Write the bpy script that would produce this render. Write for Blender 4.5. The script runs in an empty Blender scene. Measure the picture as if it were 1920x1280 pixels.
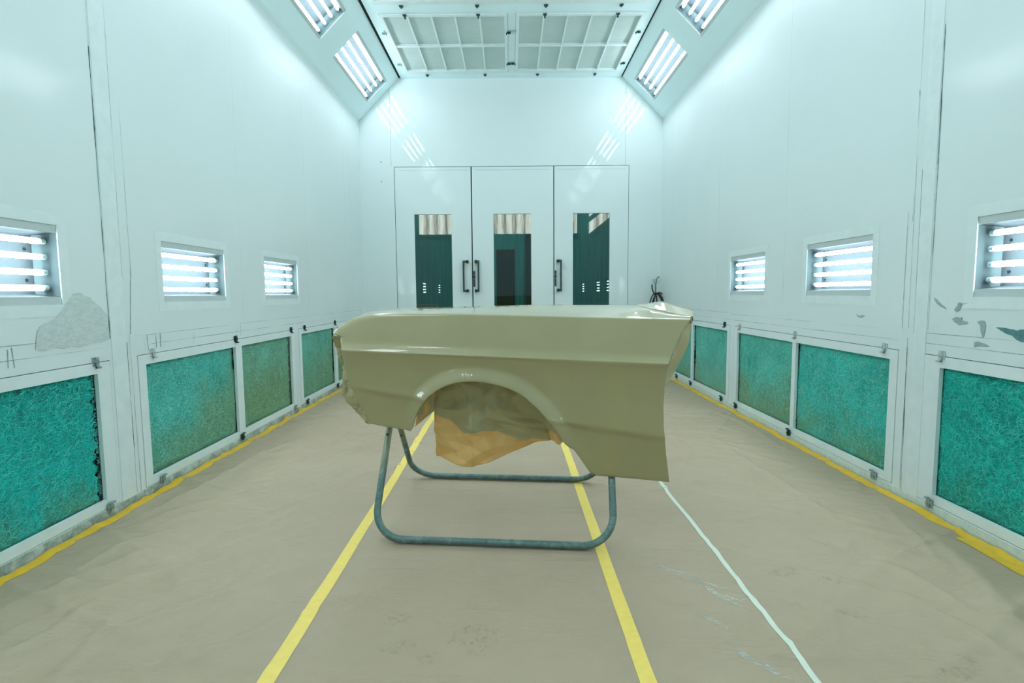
import bpy, bmesh, math, random
from mathutils import Vector, Matrix, noise
random.seed(7)
S = bpy.context.scene
COL = S.collection
PI = math.pi

# ------------------------------------------------------------------ camera
cam_d = bpy.data.cameras.new('camera'); cam = bpy.data.objects.new('camera', cam_d); COL.objects.link(cam)
cam_d.sensor_width = 36.0; cam_d.lens = 19.25; cam_d.clip_start = 0.05; cam_d.clip_end = 100
cr = Vector((0.99996038, -0.00274695, -0.00846701))
cd = Vector((-0.00867565, -0.08786611, -0.99609451))
cf = Vector((0.00199226, 0.99612851, -0.08788647))
m = Matrix((( cr.x, -cd.x, -cf.x, 0), (cr.y, -cd.y, -cf.y, 0), (cr.z, -cd.z, -cf.z, 1.1), (0, 0, 0, 1)))
cam.matrix_world = m
S.camera = cam

# ------------------------------------------------------------------ world, exposure
w = bpy.data.worlds.new('world'); S.world = w; w.use_nodes = True
w.node_tree.nodes['Background'].inputs[0].default_value = (0.25, 0.6, 0.62, 1)
w.node_tree.nodes['Background'].inputs[1].default_value = 0.05
S.view_settings.view_transform = 'Standard'; S.view_settings.look = 'None'
S.view_settings.gamma = 1.0; S.view_settings.use_curve_mapping = False
S.view_settings.exposure = 0.27
TUBE_STRENGTH = 20.0
TUBE_COLOR = (0.84, 0.955, 1.03)
S.cycles.use_adaptive_sampling = True; S.cycles.adaptive_threshold = 0.02
S.cycles.max_bounces = 9; S.cycles.diffuse_bounces = 6; S.cycles.glossy_bounces = 4
S.cycles.transparent_max_bounces = 8; S.cycles.caustics_reflective = False; S.cycles.caustics_refractive = False
S.cycles.sample_clamp_indirect = 6.0; S.cycles.use_denoising = True

# ------------------------------------------------------------------ materials
def lin(c):
    return tuple(((x/255.0)/12.92 if x/255.0 <= 0.04045 else ((x/255.0+0.055)/1.055)**2.4) for x in c) + (1,)

class NT:
    def __init__(s, name):
        s.m = bpy.data.materials.new(name); s.m.use_nodes = True
        s.t = s.m.node_tree; s.p = s.t.nodes['Principled BSDF']; s.out = s.t.nodes['Material Output']
    def n(s, typ, **k):
        o = s.t.nodes.new(typ)
        for a, b in k.items():
            if a.startswith('i_'):
                key = a[2:]; key = int(key) if key.isdigit() else key.replace('_', ' ')
                o.inputs[key].default_value = b
            else: setattr(o, a, b)
        return o
    def l(s, a, b): s.t.links.new(a, b)
    def ramp(s, fac, stops, interp='LINEAR'):
        r = s.n('ShaderNodeValToRGB'); r.color_ramp.interpolation = interp
        e = r.color_ramp.elements
        while len(e) < len(stops): e.new(0.5)
        for el, (p, c) in zip(e, stops):
            el.position = p; el.color = c if len(c) == 4 else tuple(c)+(1,)
        s.l(fac, r.inputs[0]); return r
    def math(s, op, a, b=None, clamp=False):
        o = s.n('ShaderNodeMath', operation=op); o.use_clamp = clamp
        for i, v in enumerate((a, b)):
            if v is None: continue
            if isinstance(v, (int, float)): o.inputs[i].default_value = v
            else: s.l(v, o.inputs[i])
        return o.outputs[0]
    def mix(s, fac, a, b):
        o = s.n('ShaderNodeMix', data_type='RGBA')
        for i, v in ((0, fac), (6, a), (7, b)):
            if isinstance(v, (int, float, tuple)): o.inputs[i].default_value = v
            else: s.l(v, o.inputs[i])
        return o.outputs[2]
    def coord(s, kind='Object', scale=None, rot=None):
        c = s.n('ShaderNodeTexCoord')
        if scale is None: return c.outputs[kind]
        mp = s.n('ShaderNodeMapping'); mp.inputs['Scale'].default_value = scale
        if rot: mp.inputs['Rotation'].default_value = rot
        s.l(c.outputs[kind], mp.inputs[0]); return mp.outputs[0]
    def noise(s, vec, scale, detail=4, rough=0.5, dist=0.0):
        o = s.n('ShaderNodeTexNoise'); o.inputs['Scale'].default_value = scale
        o.inputs['Detail'].default_value = detail; o.inputs['Roughness'].default_value = rough
        o.inputs['Distortion'].default_value = dist
        if vec is not None: s.l(vec, o.inputs['Vector'])
        return o.outputs['Fac']
    def bump(s, h, strength, dist=0.01):
        b = s.n('ShaderNodeBump'); b.inputs['Strength'].default_value = strength; b.inputs['Distance'].default_value = dist
        s.l(h, b.inputs['Height']); s.l(b.outputs[0], s.p.inputs['Normal']); return b
    def set(s, **k):
        for a, b in k.items(): s.p.inputs[a.replace('_', ' ')].default_value = b
        return s

def simple(name, rgb, rough=0.5, metal=0.0, spec=0.5, var=0.06, nscale=14, coat=0.0):
    a = NT(name); c = lin(rgb)
    f = a.noise(a.coord(), nscale, 5)
    r = a.ramp(f, [(0.3, tuple(x*(1-var) for x in c[:3])), (0.7, tuple(min(1, x*(1+var)) for x in c[:3]))])
    a.l(r.outputs[0], a.p.inputs['Base Color'])
    a.set(Roughness=rough, Metallic=metal, Specular_IOR_Level=spec, Coat_Weight=coat, Coat_Roughness=0.1)
    return a.m

def wall_paint(name, rgb, rough, coat, coat_r, dirt=0.5, wob=0.12, spec=0.4):
    a = NT(name); c = lin(rgb)
    f = a.noise(a.coord(), 1.3, 4, 0.55)
    r = a.ramp(f, [(0.35, tuple(x*0.975 for x in c[:3])), (0.65, c)])
    g = a.noise(a.coord(scale=(1, 1, 0.6)), 26, 6, 0.7)
    d = a.ramp(g, [(0.66, (0, 0, 0)), (0.78, (1, 1, 1))])
    k = a.math('MULTIPLY', d.outputs[0], 0.10*dirt)
    a.l(a.mix(k, r.outputs[0], lin((120, 140, 138))), a.p.inputs['Base Color'])
    a.set(Roughness=rough, Specular_IOR_Level=spec, Coat_Weight=coat, Coat_Roughness=coat_r)
    h = a.noise(a.coord(), 2.2, 3, 0.5)
    a.bump(h, wob, 0.02)
    return a.m

WALL = (225, 236, 236)
M_wall = wall_paint('booth_wall_paint', WALL, 0.42, 0.35, 0.12)
M_far = wall_paint('end_wall_paint', WALL, 0.6, 0.5, 0.03, 0.2, 0.05, 0.15)
M_door = wall_paint('door_paint', WALL, 0.6, 0.35, 0.06, 0.2, 0.06, 0.15)
M_ceil = wall_paint('ceiling_paint', (228, 250, 252), 0.5, 0.1, 0.2, 0.6)
M_frame = simple('frame_enamel', (224, 236, 236), 0.42, var=0.03)
M_post = simple('post_enamel', (223, 235, 235), 0.45, var=0.04)
M_seam = simple('seam_dirt', (142, 162, 160), 0.8, var=0.35, nscale=60)
M_seamd = simple('open_seam', (62, 84, 84), 0.8, var=0.4, nscale=50)
M_gap = simple('dark_gap', (14, 26, 27), 0.9)
M_patch = None
M_galv = simple('latch_zinc', (160, 176, 174), 0.38, 0.35, var=0.25, nscale=90)
M_latchd = simple('latch_dark_steel', (48, 80, 80), 0.4, 0.5, var=0.25, nscale=90)
M_latchw = simple('latch_painted', (190, 204, 202), 0.5, 0.0, var=0.15, nscale=90)
M_handle = simple('door_handle_black', (46, 72, 70), 0.35, 0.1, var=0.1)
M_refl = simple('reflector_darkened', (66, 76, 79), 0.6, spec=0.05, var=0.01)  # tray colour darkened so the tube light does not blow it out
M_sock = simple('socket_plate_grey', (92, 110, 112), 0.6, spec=0.1, var=0.02)
M_lip = simple('housing_enamel', (196, 208, 208), 0.45, var=0.02)
M_cap = simple('tube_end_cap', (176, 200, 198), 0.4, var=0.05)
M_screw = simple('screw_dark', (40, 52, 52), 0.4, 0.6)
M_yseam = simple('yellow_tape', (246, 214, 108), 0.55, var=0.04, nscale=40)
M_yedge = simple('mustard_tape', (228, 182, 40), 0.5, var=0.10, nscale=25)
M_wtape = simple('white_tape', (216, 224, 206), 0.5, var=0.04)
M_cable = simple('black_hose', (22, 42, 40), 0.45)
M_hookm = simple('hook_steel', (190, 205, 203), 0.3, 0.6)

def mk_patch():
    a = NT('bare_patch')
    f = a.noise(a.coord(scale=(1, 1.2, 3)), 22, 6, 0.7, 0.6)
    r = a.ramp(f, [(0.35, lin((188, 201, 199))), (0.62, lin((210, 221, 219))), (0.75, lin((196, 208, 206)))])
    a.l(r.outputs[0], a.p.inputs['Base Color']); a.set(Roughness=0.75); a.bump(f, 0.3, 0.004); return a.m
M_patch = mk_patch()
M_chip = simple('bare_chip', (156, 178, 176), 0.7, var=0.15, nscale=80)
M_chipd = simple('bare_chip_teal', (84, 132, 134), 0.7, var=0.2, nscale=60)

def mk_plinth():
    a = NT('stained_plinth')
    f = a.noise(a.coord(scale=(1, 1, 1)), 9, 8, 0.75, 0.4)
    r = a.ramp(f, [(0.38, lin((206, 218, 214))), (0.5, lin((168, 182, 178))), (0.6, lin((130, 146, 142))), (0.72, lin((186, 198, 194)))])
    a.l(r.outputs[0], a.p.inputs['Base Color']); a.set(Roughness=0.7); a.bump(f, 0.3, 0.005); return a.m
M_plinth = mk_plinth()
M_plinth_r = simple('painted_plinth', (206, 220, 217), 0.6, var=0.1, nscale=30)

def mk_emit():
    a = NT('lit_tube'); a.p.inputs['Base Color'].default_value = (0.9, 0.95, 0.95, 1)
    a.p.inputs['Emission Color'].default_value = TUBE_COLOR + (1,)
    a.p.inputs['Emission Strength'].default_value = TUBE_STRENGTH
    return a.m
M_tube = mk_emit()

def mk_paper():
    a = NT('floor_paper_brown')
    co = a.coord()
    f = a.noise(co, 1.1, 5, 0.6)
    base = a.ramp(f, [(0.3, lin((171, 153, 129))), (0.7, lin((180, 162, 138)))])
    sc = a.noise(a.coord(scale=(1, 0.7, 1)), 9, 6, 0.62, 1.0)
    k = a.ramp(sc, [(0.62, (0, 0, 0)), (0.72, (1, 1, 1))])
    big = a.ramp(a.noise(co, 1.7, 2), [(0.5, (0, 0, 0)), (0.65, (1, 1, 1))])
    kk = a.math('MULTIPLY', a.math('MULTIPLY', k.outputs[0], big.outputs[0]), 0.28)
    c1 = a.mix(kk, base.outputs[0], lin((140, 134, 118)))
    a.l(c1, a.p.inputs['Base Color']); a.set(Roughness=0.62, Specular_IOR_Level=0.35)
    fine = a.noise(co, 160, 3, 0.6)
    fold = a.noise(a.coord(scale=(0.9, 2.6, 1), rot=(0, 0, 0.5)), 2.2, 5, 0.5, 0.7)
    h = a.math('ADD', a.math('MULTIPLY', fine, 0.04), fold)
    a.bump(h, 0.9, 0.03)
    return a.m
M_paper = mk_paper()

def mk_scuff():
    a = NT('chalky_scuff')
    co = a.coord(scale=(1, 4, 1), rot=(0, 0, 0.9))
    f = a.noise(co, 30, 4, 0.6)
    r = a.ramp(f, [(0.4, (0, 0, 0)), (0.65, (0.6, 0.6, 0.6))])
    a.p.inputs['Base Color'].default_value = lin((212, 222, 214)); a.set(Roughness=0.3)
    a.l(r.outputs[0], a.p.inputs['Alpha']); return a.m
M_scuff = mk_scuff()

def mk_pad(name, teal, deep, olive, amount, seed):
    """glass fibre filter mat: teal wool, curly pale strands, olive overspray dust low down"""
    a = NT(name)
    co = a.n('ShaderNodeTexCoord').outputs['Object']
    sep = a.n('ShaderNodeSeparateXYZ'); a.l(co, sep.inputs[0])
    off = a.n('ShaderNodeVectorMath', operation='ADD'); off.inputs[1].default_value = (seed*3.1, seed*1.7, seed*0.9); a.l(co, off.inputs[0])
    v = off.outputs[0]
    blot = a.noise(v, 3.2, 5, 0.6, 0.5)
    base = a.ramp(blot, [(0.3, deep), (0.55, teal), (0.75, tuple(min(1, x*1.15) for x in teal[:3]))])
    # overspray dust: gathers towards the lower edge in drifting clouds
    d = a.math('ADD', a.math('MULTIPLY', sep.outputs['Z'], -1.5), a.math('MULTIPLY', sep.outputs['Y'], amount[1]))
    d = a.math('ADD', d, a.math('MULTIPLY', a.noise(v, 2.4, 3, 0.6, 0.8), 1.3))
    dm = a.ramp(a.math('ADD', d, amount[0]), [(0.45, (0, 0, 0)), (1.1, (1, 1, 1))])
    dust = a.mix(a.math('MULTIPLY', dm.outputs[0], 0.9), base.outputs[0], olive)
    # strands: thin ridges of several warped noises
    tot = None
    for sc, ds, wd, rt in ((13, 2.6, 0.020, 0.4), (21, 2.0, 0.026, 1.1), (34, 1.5, 0.034, -0.6)):
        mp = a.n('ShaderNodeMapping'); mp.inputs['Rotation'].default_value = (rt, 0, 0); mp.inputs['Scale'].default_value = (1, 1.0, 1.9)
        a.l(v, mp.inputs[0])
        q = a.noise(mp.outputs[0], sc, 1.0, 0.4, ds)
        dd = a.math('ABSOLUTE', a.math('SUBTRACT', q, 0.5))
        ln = a.math('SUBTRACT', 1.0, a.math('DIVIDE', dd, wd), clamp=True)
        tot = ln if tot is None else a.math('MAXIMUM', tot, ln)
    pale = a.mix(0.6, dust, lin((190, 240, 232)))
    a.l(a.mix(a.math('MULTIPLY', tot, 0.3), dust, pale), a.p.inputs['Base Color'])
    a.set(Roughness=0.75, Specular_IOR_Level=0.25)
    a.bump(a.math('ADD', tot, a.math('MULTIPLY', blot, 1.5)), 0.8, 0.012)
    return a.m
OLIVE = lin((132, 176, 124))
M_pads = {}
def pad_mat(kind):
    if kind not in M_pads:
        p = {'fresh_left': (lin((2, 200, 192)), lin((0, 160, 154)), OLIVE, (-0.45, 0.25)),
             'fresh_right': (lin((2, 196, 182)), lin((0, 156, 144)), lin((70, 156, 116)), (-0.45, 0.0)),
             'left_a': (lin((92, 216, 204)), lin((50, 184, 176)), lin((130, 176, 132)), (0.02, 0.55)),
             'left_b': (lin((128, 202, 180)), lin((104, 180, 154)), lin((134, 174, 126)), (0.25, 0.1)),
             'left_c': (lin((122, 212, 196)), lin((90, 190, 172)), lin((130, 174, 134)), (0.05, 0.2)),
             'right_a': (lin((66, 214, 200)), lin((24, 178, 166)), lin((120, 168, 120)), (-0.25, 0.0)),
             'right_b': (lin((100, 214, 198)), lin((64, 188, 170)), lin((140, 174, 130)), (-0.08, 0.0)),
             'right_c': (lin((116, 220, 206)), lin((86, 202, 186)), lin((142, 180, 140)), (-0.12, 0.0))}[kind]
        M_pads[kind] = mk_pad('filter_wool_'+kind, *p, seed=len(M_pads)+1)
    return M_pads[kind]

def mk_cpad():
    a = NT('ceiling_filter_cloth')
    f = a.noise(a.coord(scale=(1, 14, 1)), 5, 4, 0.6)
    g = a.noise(a.coord(), 1.2, 3)
    r = a.ramp(a.math('ADD', a.math('MULTIPLY', f, 0.5), a.math('MULTIPLY', g, 0.5)), [(0.35, lin((188, 205, 201))), (0.65, lin((204, 220, 216)))])
    a.l(r.outputs[0], a.p.inputs['Base Color']); a.set(Roughness=0.9, Specular_IOR_Level=0.1); a.bump(f, 0.2, 0.004); return a.m
M_cpad = mk_cpad()

def mk_glass():
    a = NT('door_glass')
    t = a.n('ShaderNodeBsdfTransparent'); t.inputs[0].default_value = (0.76, 0.9, 0.89, 1)
    g = a.n('ShaderNodeBsdfGlossy'); g.inputs['Roughness'].default_value = 0.01
    fr = a.n('ShaderNodeFresnel'); fr.inputs[0].default_value = 1.5
    mx = a.n('ShaderNodeMixShader'); a.l(fr.outputs[0], mx.inputs[0]); a.l(t.outputs[0], mx.inputs[1]); a.l(g.outputs[0], mx.inputs[2])
    a.l(mx.outputs[0], a.out.inputs[0]); return a.m
M_glass = mk_glass()

def mk_fender():
    a = NT('olive_beige_car_paint')
    f = a.noise(a.coord(), 5, 3)
    r = a.ramp(f, [(0.3, lin((164, 154, 112))), (0.7, lin((168, 158, 116)))])
    a.l(r.outputs[0], a.p.inputs['Base Color'])
    a.set(Roughness=0.36, Specular_IOR_Level=0.45, Coat_Weight=1.0, Coat_Roughness=0.06); return a.m
M_fender = mk_fender()

def mk_kraft(name, painted_only=False):
    a = NT(name)
    f = a.noise(a.coord(scale=(1, 1, 1)), 12, 6, 0.65)
    kr = a.ramp(f, [(0.3, lin((248, 196, 122))), (0.7, lin((252, 216, 150)))])
    g = a.noise(a.coord(), 9, 5, 0.6, 0.6)
    pt = a.ramp(g, [(0.3, lin((168, 168, 132))), (0.5, lin((186, 184, 148))), (0.72, lin((196, 180, 138)))])
    at = a.n('ShaderNodeAttribute'); at.attribute_name = 'overspray'
    k = a.math('ADD', at.outputs['Fac'], a.math('MULTIPLY', a.math('SUBTRACT', a.noise(a.coord(), 14, 6), 0.5), 1.3))
    mk = a.ramp(k, [(0.42, (0, 0, 0)), (0.62, (1, 1, 1))])
    a.l(a.mix(mk.outputs[0], kr.outputs[0], pt.outputs[0]), a.p.inputs['Base Color'])
    a.set(Roughness=0.6); a.bump(a.noise(a.coord(), 60, 4), 0.15, 0.002)
    tr = a.n('ShaderNodeBsdfTranslucent'); a.l(a.mix(0.35, lin((244, 214, 140)), pt.outputs[0]), tr.inputs[0])
    mx = a.n('ShaderNodeMixShader'); mx.inputs[0].default_value = 0.3
    a.l(a.p.outputs[0], mx.inputs[1]); a.l(tr.outputs[0], mx.inputs[2]); a.l(mx.outputs[0], a.out.inputs[0])
    return a.m
M_kraft = mk_kraft('masking_kraft_paper')

def mk_tubemetal():
    a = NT('galvanised_tube')
    f = a.noise(a.coord(scale=(1, 1, 1)), 26, 8, 0.75, 0.8)
    r = a.ramp(f, [(0.3, lin((74, 98, 96))), (0.52, lin((104, 128, 124))), (0.66, lin((132, 152, 146))), (0.74, lin((182, 194, 186)))])
    sep = a.n('ShaderNodeSeparateXYZ'); a.l(a.coord(), sep.inputs[0])
    ov = a.ramp(a.math('ADD', sep.outputs['Z'], a.math('MULTIPLY', f, 0.12)), [(0.30, (0, 0, 0)), (0.42, (1, 1, 1))])
    a.l(a.mix(a.math('MULTIPLY', ov.outputs[0], 0.8), r.outputs[0], lin((150, 152, 126))), a.p.inputs['Base Color'])
    a.set(Roughness=0.45, Metallic=0.35); a.bump(f, 0.15, 0.002); return a.m
M_stand = mk_tubemetal()

def mk_hallwall():
    a = NT('hall_wall_teal')
    f = a.noise(a.coord(scale=(8, 1, 0.3)), 3, 3)
    r = a.ramp(f, [(0.35, lin((40, 140, 138))), (0.65, lin((56, 164, 160)))])
    a.l(r.outputs[0], a.p.inputs['Base Color']); a.set(Roughness=0.6); return a.m
M_hall = mk_hallwall()
M_halldark = simple('hall_dark', (16, 30, 28), 0.8)
M_hallfloor = simple('hall_floor', (60, 66, 58), 0.7)
M_board = simple('beige_board', (176, 160, 136), 0.7)
def mk_sky():
    a = NT('fibreglass_daylight_sheet')
    sep = a.n('ShaderNodeSeparateXYZ'); a.l(a.coord(), sep.inputs[0])
    wv = a.math('SINE', a.math('MULTIPLY', sep.outputs['X'], 2*PI/0.21))
    nz = a.noise(a.coord(scale=(6, 1, 0.5)), 4, 6, 0.7)
    t = a.math('ADD', a.math('MULTIPLY', wv, 0.16), nz)
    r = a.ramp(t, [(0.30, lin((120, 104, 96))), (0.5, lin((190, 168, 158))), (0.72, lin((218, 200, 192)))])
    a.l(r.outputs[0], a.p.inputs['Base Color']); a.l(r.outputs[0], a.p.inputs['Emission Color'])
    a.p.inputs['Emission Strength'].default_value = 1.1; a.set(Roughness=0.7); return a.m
M_daylight = mk_sky()

# ------------------------------------------------------------------ helpers
def mesh_obj(name, verts, faces, mat, parent=None, smooth=False, mats=None, loc=None):
    me = bpy.data.meshes.new(name); me.from_pydata([tuple(v) for v in verts], [], faces); me.update()
    for mm in (mats or [mat]): me.materials.append(mm)
    if smooth: me.polygons.foreach_set('use_smooth', [True]*len(me.polygons))
    o = bpy.data.objects.new(name, me); COL.objects.link(o)
    if loc is not None: o.location = loc
    if parent is not None: o.parent = parent
    return o

class MB:
    def __init__(s): s.v = []; s.f = []
    def box(s, a, b):
        x0, y0, z0 = (min(a[i], b[i]) for i in range(3)); x1, y1, z1 = (max(a[i], b[i]) for i in range(3))
        n = len(s.v)
        s.v += [(x0,y0,z0),(x1,y0,z0),(x1,y1,z0),(x0,y1,z0),(x0,y0,z1),(x1,y0,z1),(x1,y1,z1),(x0,y1,z1)]
        s.f += [tuple(n+i for i in q) for q in ((0,3,2,1),(4,5,6,7),(0,1,5,4),(1,2,6,5),(2,3,7,6),(3,0,4,7))]
        return s
    def tube(s, pts, r, seg=12, caps=True, radii=None):
        pts = [Vector(p) for p in pts]; n0 = len(s.v); N = len(pts)
        prev = None
        for i, p in enumerate(pts):
            t = (pts[min(i+1, N-1)]-pts[max(i-1, 0)]).normalized()
            if prev is None:
                a = Vector((0, 0, 1)) if abs(t.z) < 0.9 else Vector((1, 0, 0))
                nx = t.cross(a).normalized()
            else:
                nx = (prev - t*prev.dot(t)).normalized()
            prev = nx; ny = t.cross(nx)
            rr = radii[i] if radii else r
            for k in range(seg):
                an = 2*PI*k/seg
                s.v.append(tuple(p + nx*math.cos(an)*rr + ny*math.sin(an)*rr))
        for i in range(N-1):
            for k in range(seg):
                a = n0+i*seg+k; b = n0+i*seg+(k+1) % seg
                s.f.append((a, b, b+seg, a+seg))
        if caps:
            s.f.append(tuple(n0+k for k in reversed(range(seg))))
            s.f.append(tuple(n0+(N-1)*seg+k for k in range(seg)))
        return s
    def build(s, name, mat, parent=None, smooth=False, loc=None, bevel=0):
        o = mesh_obj(name, s.v, s.f, mat, parent, smooth, loc=loc)
        if bevel:
            b = o.modifiers.new('bevel', 'BEVEL'); b.width = bevel; b.segments = 2; b.limit_method = 'ANGLE'
        if smooth:
            e = o.modifiers.new('edges', 'EDGE_SPLIT'); e.split_angle = math.radians(50)
        return o

def tag(o, label=None, cat=None, group=None, kind=None):
    if label: o['label'] = label
    if cat: o['category'] = cat
    if group: o['group'] = group
    if kind: o['kind'] = kind
    return o
def thing(name, loc, label, cat, group=None, rotz=0):
    o = bpy.data.objects.new(name, None); COL.objects.link(o); o.empty_display_size = 0.1
    o.location = loc; o.rotation_euler = (0, 0, rotz); return tag(o, label, cat, group)
def struct(o, label=None): o['kind'] = 'structure'; (label and o.__setitem__('label', label)); return o

def sheet(o, ud, vd, u0, u1, v0, v1, holes):
    """rectangle in (u,v) with rectangular holes -> verts, faces (normal = ud x vd)"""
    o, ud, vd = Vector(o), Vector(ud), Vector(vd)
    us = sorted({u0, u1, *[h[0] for h in holes], *[h[1] for h in holes]}); us = [u for u in us if u0 <= u <= u1]
    vs = sorted({v0, v1, *[h[2] for h in holes], *[h[3] for h in holes]}); vs = [v for v in vs if v0 <= v <= v1]
    V = []; idx = {}; F = []
    for i, u in enumerate(us):
        for j, v in enumerate(vs): idx[i, j] = len(V); V.append(tuple(o+ud*u+vd*v))
    for i in range(len(us)-1):
        for j in range(len(vs)-1):
            cu, cv = (us[i]+us[i+1])/2, (vs[j]+vs[j+1])/2
            if any(h[0] < cu < h[1] and h[2] < cv < h[3] for h in holes): continue
            F.append((idx[i, j], idx[i+1, j], idx[i+1, j+1], idx[i, j+1]))
    return V, F
def merge(parts):
    V = []; F = []
    for v, f in parts:
        n = len(V); V += list(v); F += [tuple(n+i for i in q) for q in f]
    return V, F

# ------------------------------------------------------------------ room dimensions (metres, camera stands at x=0 y=0)
XL, XR, YF, YB = -2.02, 2.07, 7.592, -2.6
ZW = 3.43                       # top of the side walls
SOFF = 0.728*math.sqrt(0.5)     # run of the 45 degree soffit
ZC = 3.96
WALL_LIGHTS_L = [(1.78, 2.48), (3.205, 3.905), (4.535, 5.23), (-0.95, -0.25)]
WALL_LIGHTS_R = [(1.755, 2.452), (3.156, 3.845), (4.485, 5.17), (-0.95, -0.25)]
ZL0, ZL1 = 1.066, 1.418
FRAMES_L = [(0.60, 2.74, [(0.66, 1.62), (1.70, 2.655)]), (2.945, 5.10, [(3.01, 4.0), (4.09, 5.027)]), (5.20, 7.36, [(5.268, 6.26), (6.345, 7.28)])]
FRAMES_R = [(0.58, 2.72, [(0.64, 1.60), (1.68, 2.616)]), (2.90, 5.04, [(2.965, 3.95), (4.0, 4.98)]), (5.15, 7.30, [(5.215, 6.20), (6.255, 7.22)])]
FZ0, FZ1, OZ0, OZ1 = 0.046, 0.782, 0.092, 0.725

def wall_holes(lights, frames):
    return [(a, b, ZL0, ZL1) for a, b in lights] + [(f[0], f[1], FZ0, FZ1) for f in frames]
# floor slab
struct(mesh_obj('floor', [(XL-.05, YB, -.012), (XR+.05, YB, -.012), (XR+.05, YF+.05, -.012), (XL-.05, YF+.05, -.012)], [(0, 1, 2, 3)], simple('floor_slab', (150, 150, 140), 0.8)))
# walls (with reveals behind the filter openings)
def side_wall(name, X, sgn, lights, frames):
    V, F = sheet((X, 0, 0), (0, 1, 0), (0, 0, 1), YB, YF, -.012, ZW+.02, wall_holes(lights, frames))
    if sgn < 0: pass
    else: F = [tuple(reversed(f)) for f in F]
    parts = [(V, F)]
    for f in frames:   # plenum behind each filter frame
        mb = MB(); d = 0.14*sgn
        y0, y1 = f[0], f[1]
        vs = [(X, y0, FZ0), (X, y1, FZ0), (X, y1, FZ1), (X, y0, FZ1), (X+d, y0, FZ0), (X+d, y1, FZ0), (X+d, y1, FZ1), (X+d, y0, FZ1)]
        parts.append((vs, [(4, 5, 6, 7), (0, 1, 5, 4), (1, 2, 6, 5), (2, 3, 7, 6), (3, 0, 4, 7)]))
    V, F = merge(parts)
    return struct(mesh_obj(name, V, F, M_wall))
wl = side_wall('wall_left', XL, -1, WALL_LIGHTS_L, FRAMES_L)
wr = side_wall('wall_right', XR, 1, WALL_LIGHTS_R, FRAMES_R)
# far wall with the door opening
DX0, DX1, DZ = -1.563, 1.622, 2.815
V, F = sheet((0, YF, 0), (1, 0, 0), (0, 0, 1), XL, XR, -.012, 4.05, [(DX0, DX1, -.012, DZ)])
wf = struct(mesh_obj('wall_back', V, F, M_far))
V, F = sheet((0, YB, 0), (1, 0, 0), (0, 0, 1), XL, XR, -.012, 4.05, [])
struct(mesh_obj('wall_front', V, F, M_wall))

# ceiling: two sloped soffits with light openings and the flat middle with filter openings
CL = [(6.02, 7.385), (4.245, 5.608), (2.47, 3.833), (0.695, 2.058), (-1.08, 0.283)]
S0, S1 = 0.190, 0.573
r2 = math.sqrt(0.5)
parts = []
for sgn, X in ((1, XL), (-1, XR)):
    x1 = X+sgn*0.035; z1 = ZW+0.025
    parts.append(([(X, YB, ZW), (X, YF, ZW), (x1, YF, z1), (x1, YB, z1)], [(0, 1, 2, 3)]))
    parts.append(sheet((x1, 0, z1), (0, 1, 0), (sgn*r2, 0, r2), YB, YF, 0, 0.728, [(a, b, S0, S1) for a, b in CL]))
    xe = x1+sgn*0.728*r2; ze = z1+0.728*r2
    parts.append(([(xe, YB, ze), (xe, YF, ze), (xe, YF, ze+.08), (xe, YB, ze+.08)], [(0, 1, 2, 3)]))
CX0, CX1 = -1.435, 1.497
CROWS = [(5.885, 7.402), (4.175, 5.692)]
CCOLS = [(-1.337, -0.004), (0.079, 1.420)]
ch = [(c[0], c[1], r[0], r[1]) for c in CCOLS for r in CROWS]
parts.append(sheet((0, 0, ZC), (1, 0, 0), (0, 1, 0), CX0, CX1, YB, YF, ch))
for x in (CX0, CX1): parts.append(([(x, YB, ZC), (x, YF, ZC), (x, YF, ZC+.1), (x, YB, ZC+.1)], [(0, 1, 2, 3)]))
parts.append(([(-1.7, YB, ZC+.1), (1.8, YB, ZC+.1), (1.8, YF, ZC+.1), (-1.7, YF, ZC+.1)], [(0, 1, 2, 3)]))
V, F = merge(parts)
ceil = struct(mesh_obj('ceiling', V, F, M_ceil))
for x0, x1 in ((-1.4705, -1.4365), (1.4985, 1.520)):
    MB().box((x0, YB, ZC+0.012), (x1, YF, ZC+.03)).build('shadow_gap', M_gap, ceil)

# seams: ragged dirty ribbons on the side walls (parts of the wall)
def ribbon(pts, wfun, X, sgn, breaks=None):
    V = []; F = []
    for (y0, z0), (y1, z1) in pts:
        L = math.hypot(y1-y0, z1-z0); n = max(2, int(L/0.02))
        ty, tz = (y1-y0)/L, (z1-z0)/L
        prev = None
        for i in range(n+1):
            t = i/n; y = y0+(y1-y0)*t; z = z0+(z1-z0)*t
            wd = wfun(y, z, t)
            if wd <= 0.0002: prev = None; continue
            a = (X - sgn*0.0012, y-tz*wd/2, z+ty*wd/2); b = (X - sgn*0.0012, y+tz*wd/2, z-ty*wd/2)
            V += [a, b]
            if prev is not None: F.append((prev, prev+1, len(V)-1, len(V)-2))
            prev = len(V)-2
    return V, F
def rag(w, thr=-0.15, sc=9.0, sd=0.0):
    def f(y, z, t):
        q = noise.noise(Vector((y*sc+sd, z*sc, sd*2.3))); q2 = noise.noise(Vector((y*40+sd, z*40, sd)))
        return w*max(.18, .42+1.0*q+.45*q2) if q > thr else 0
    return f
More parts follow.
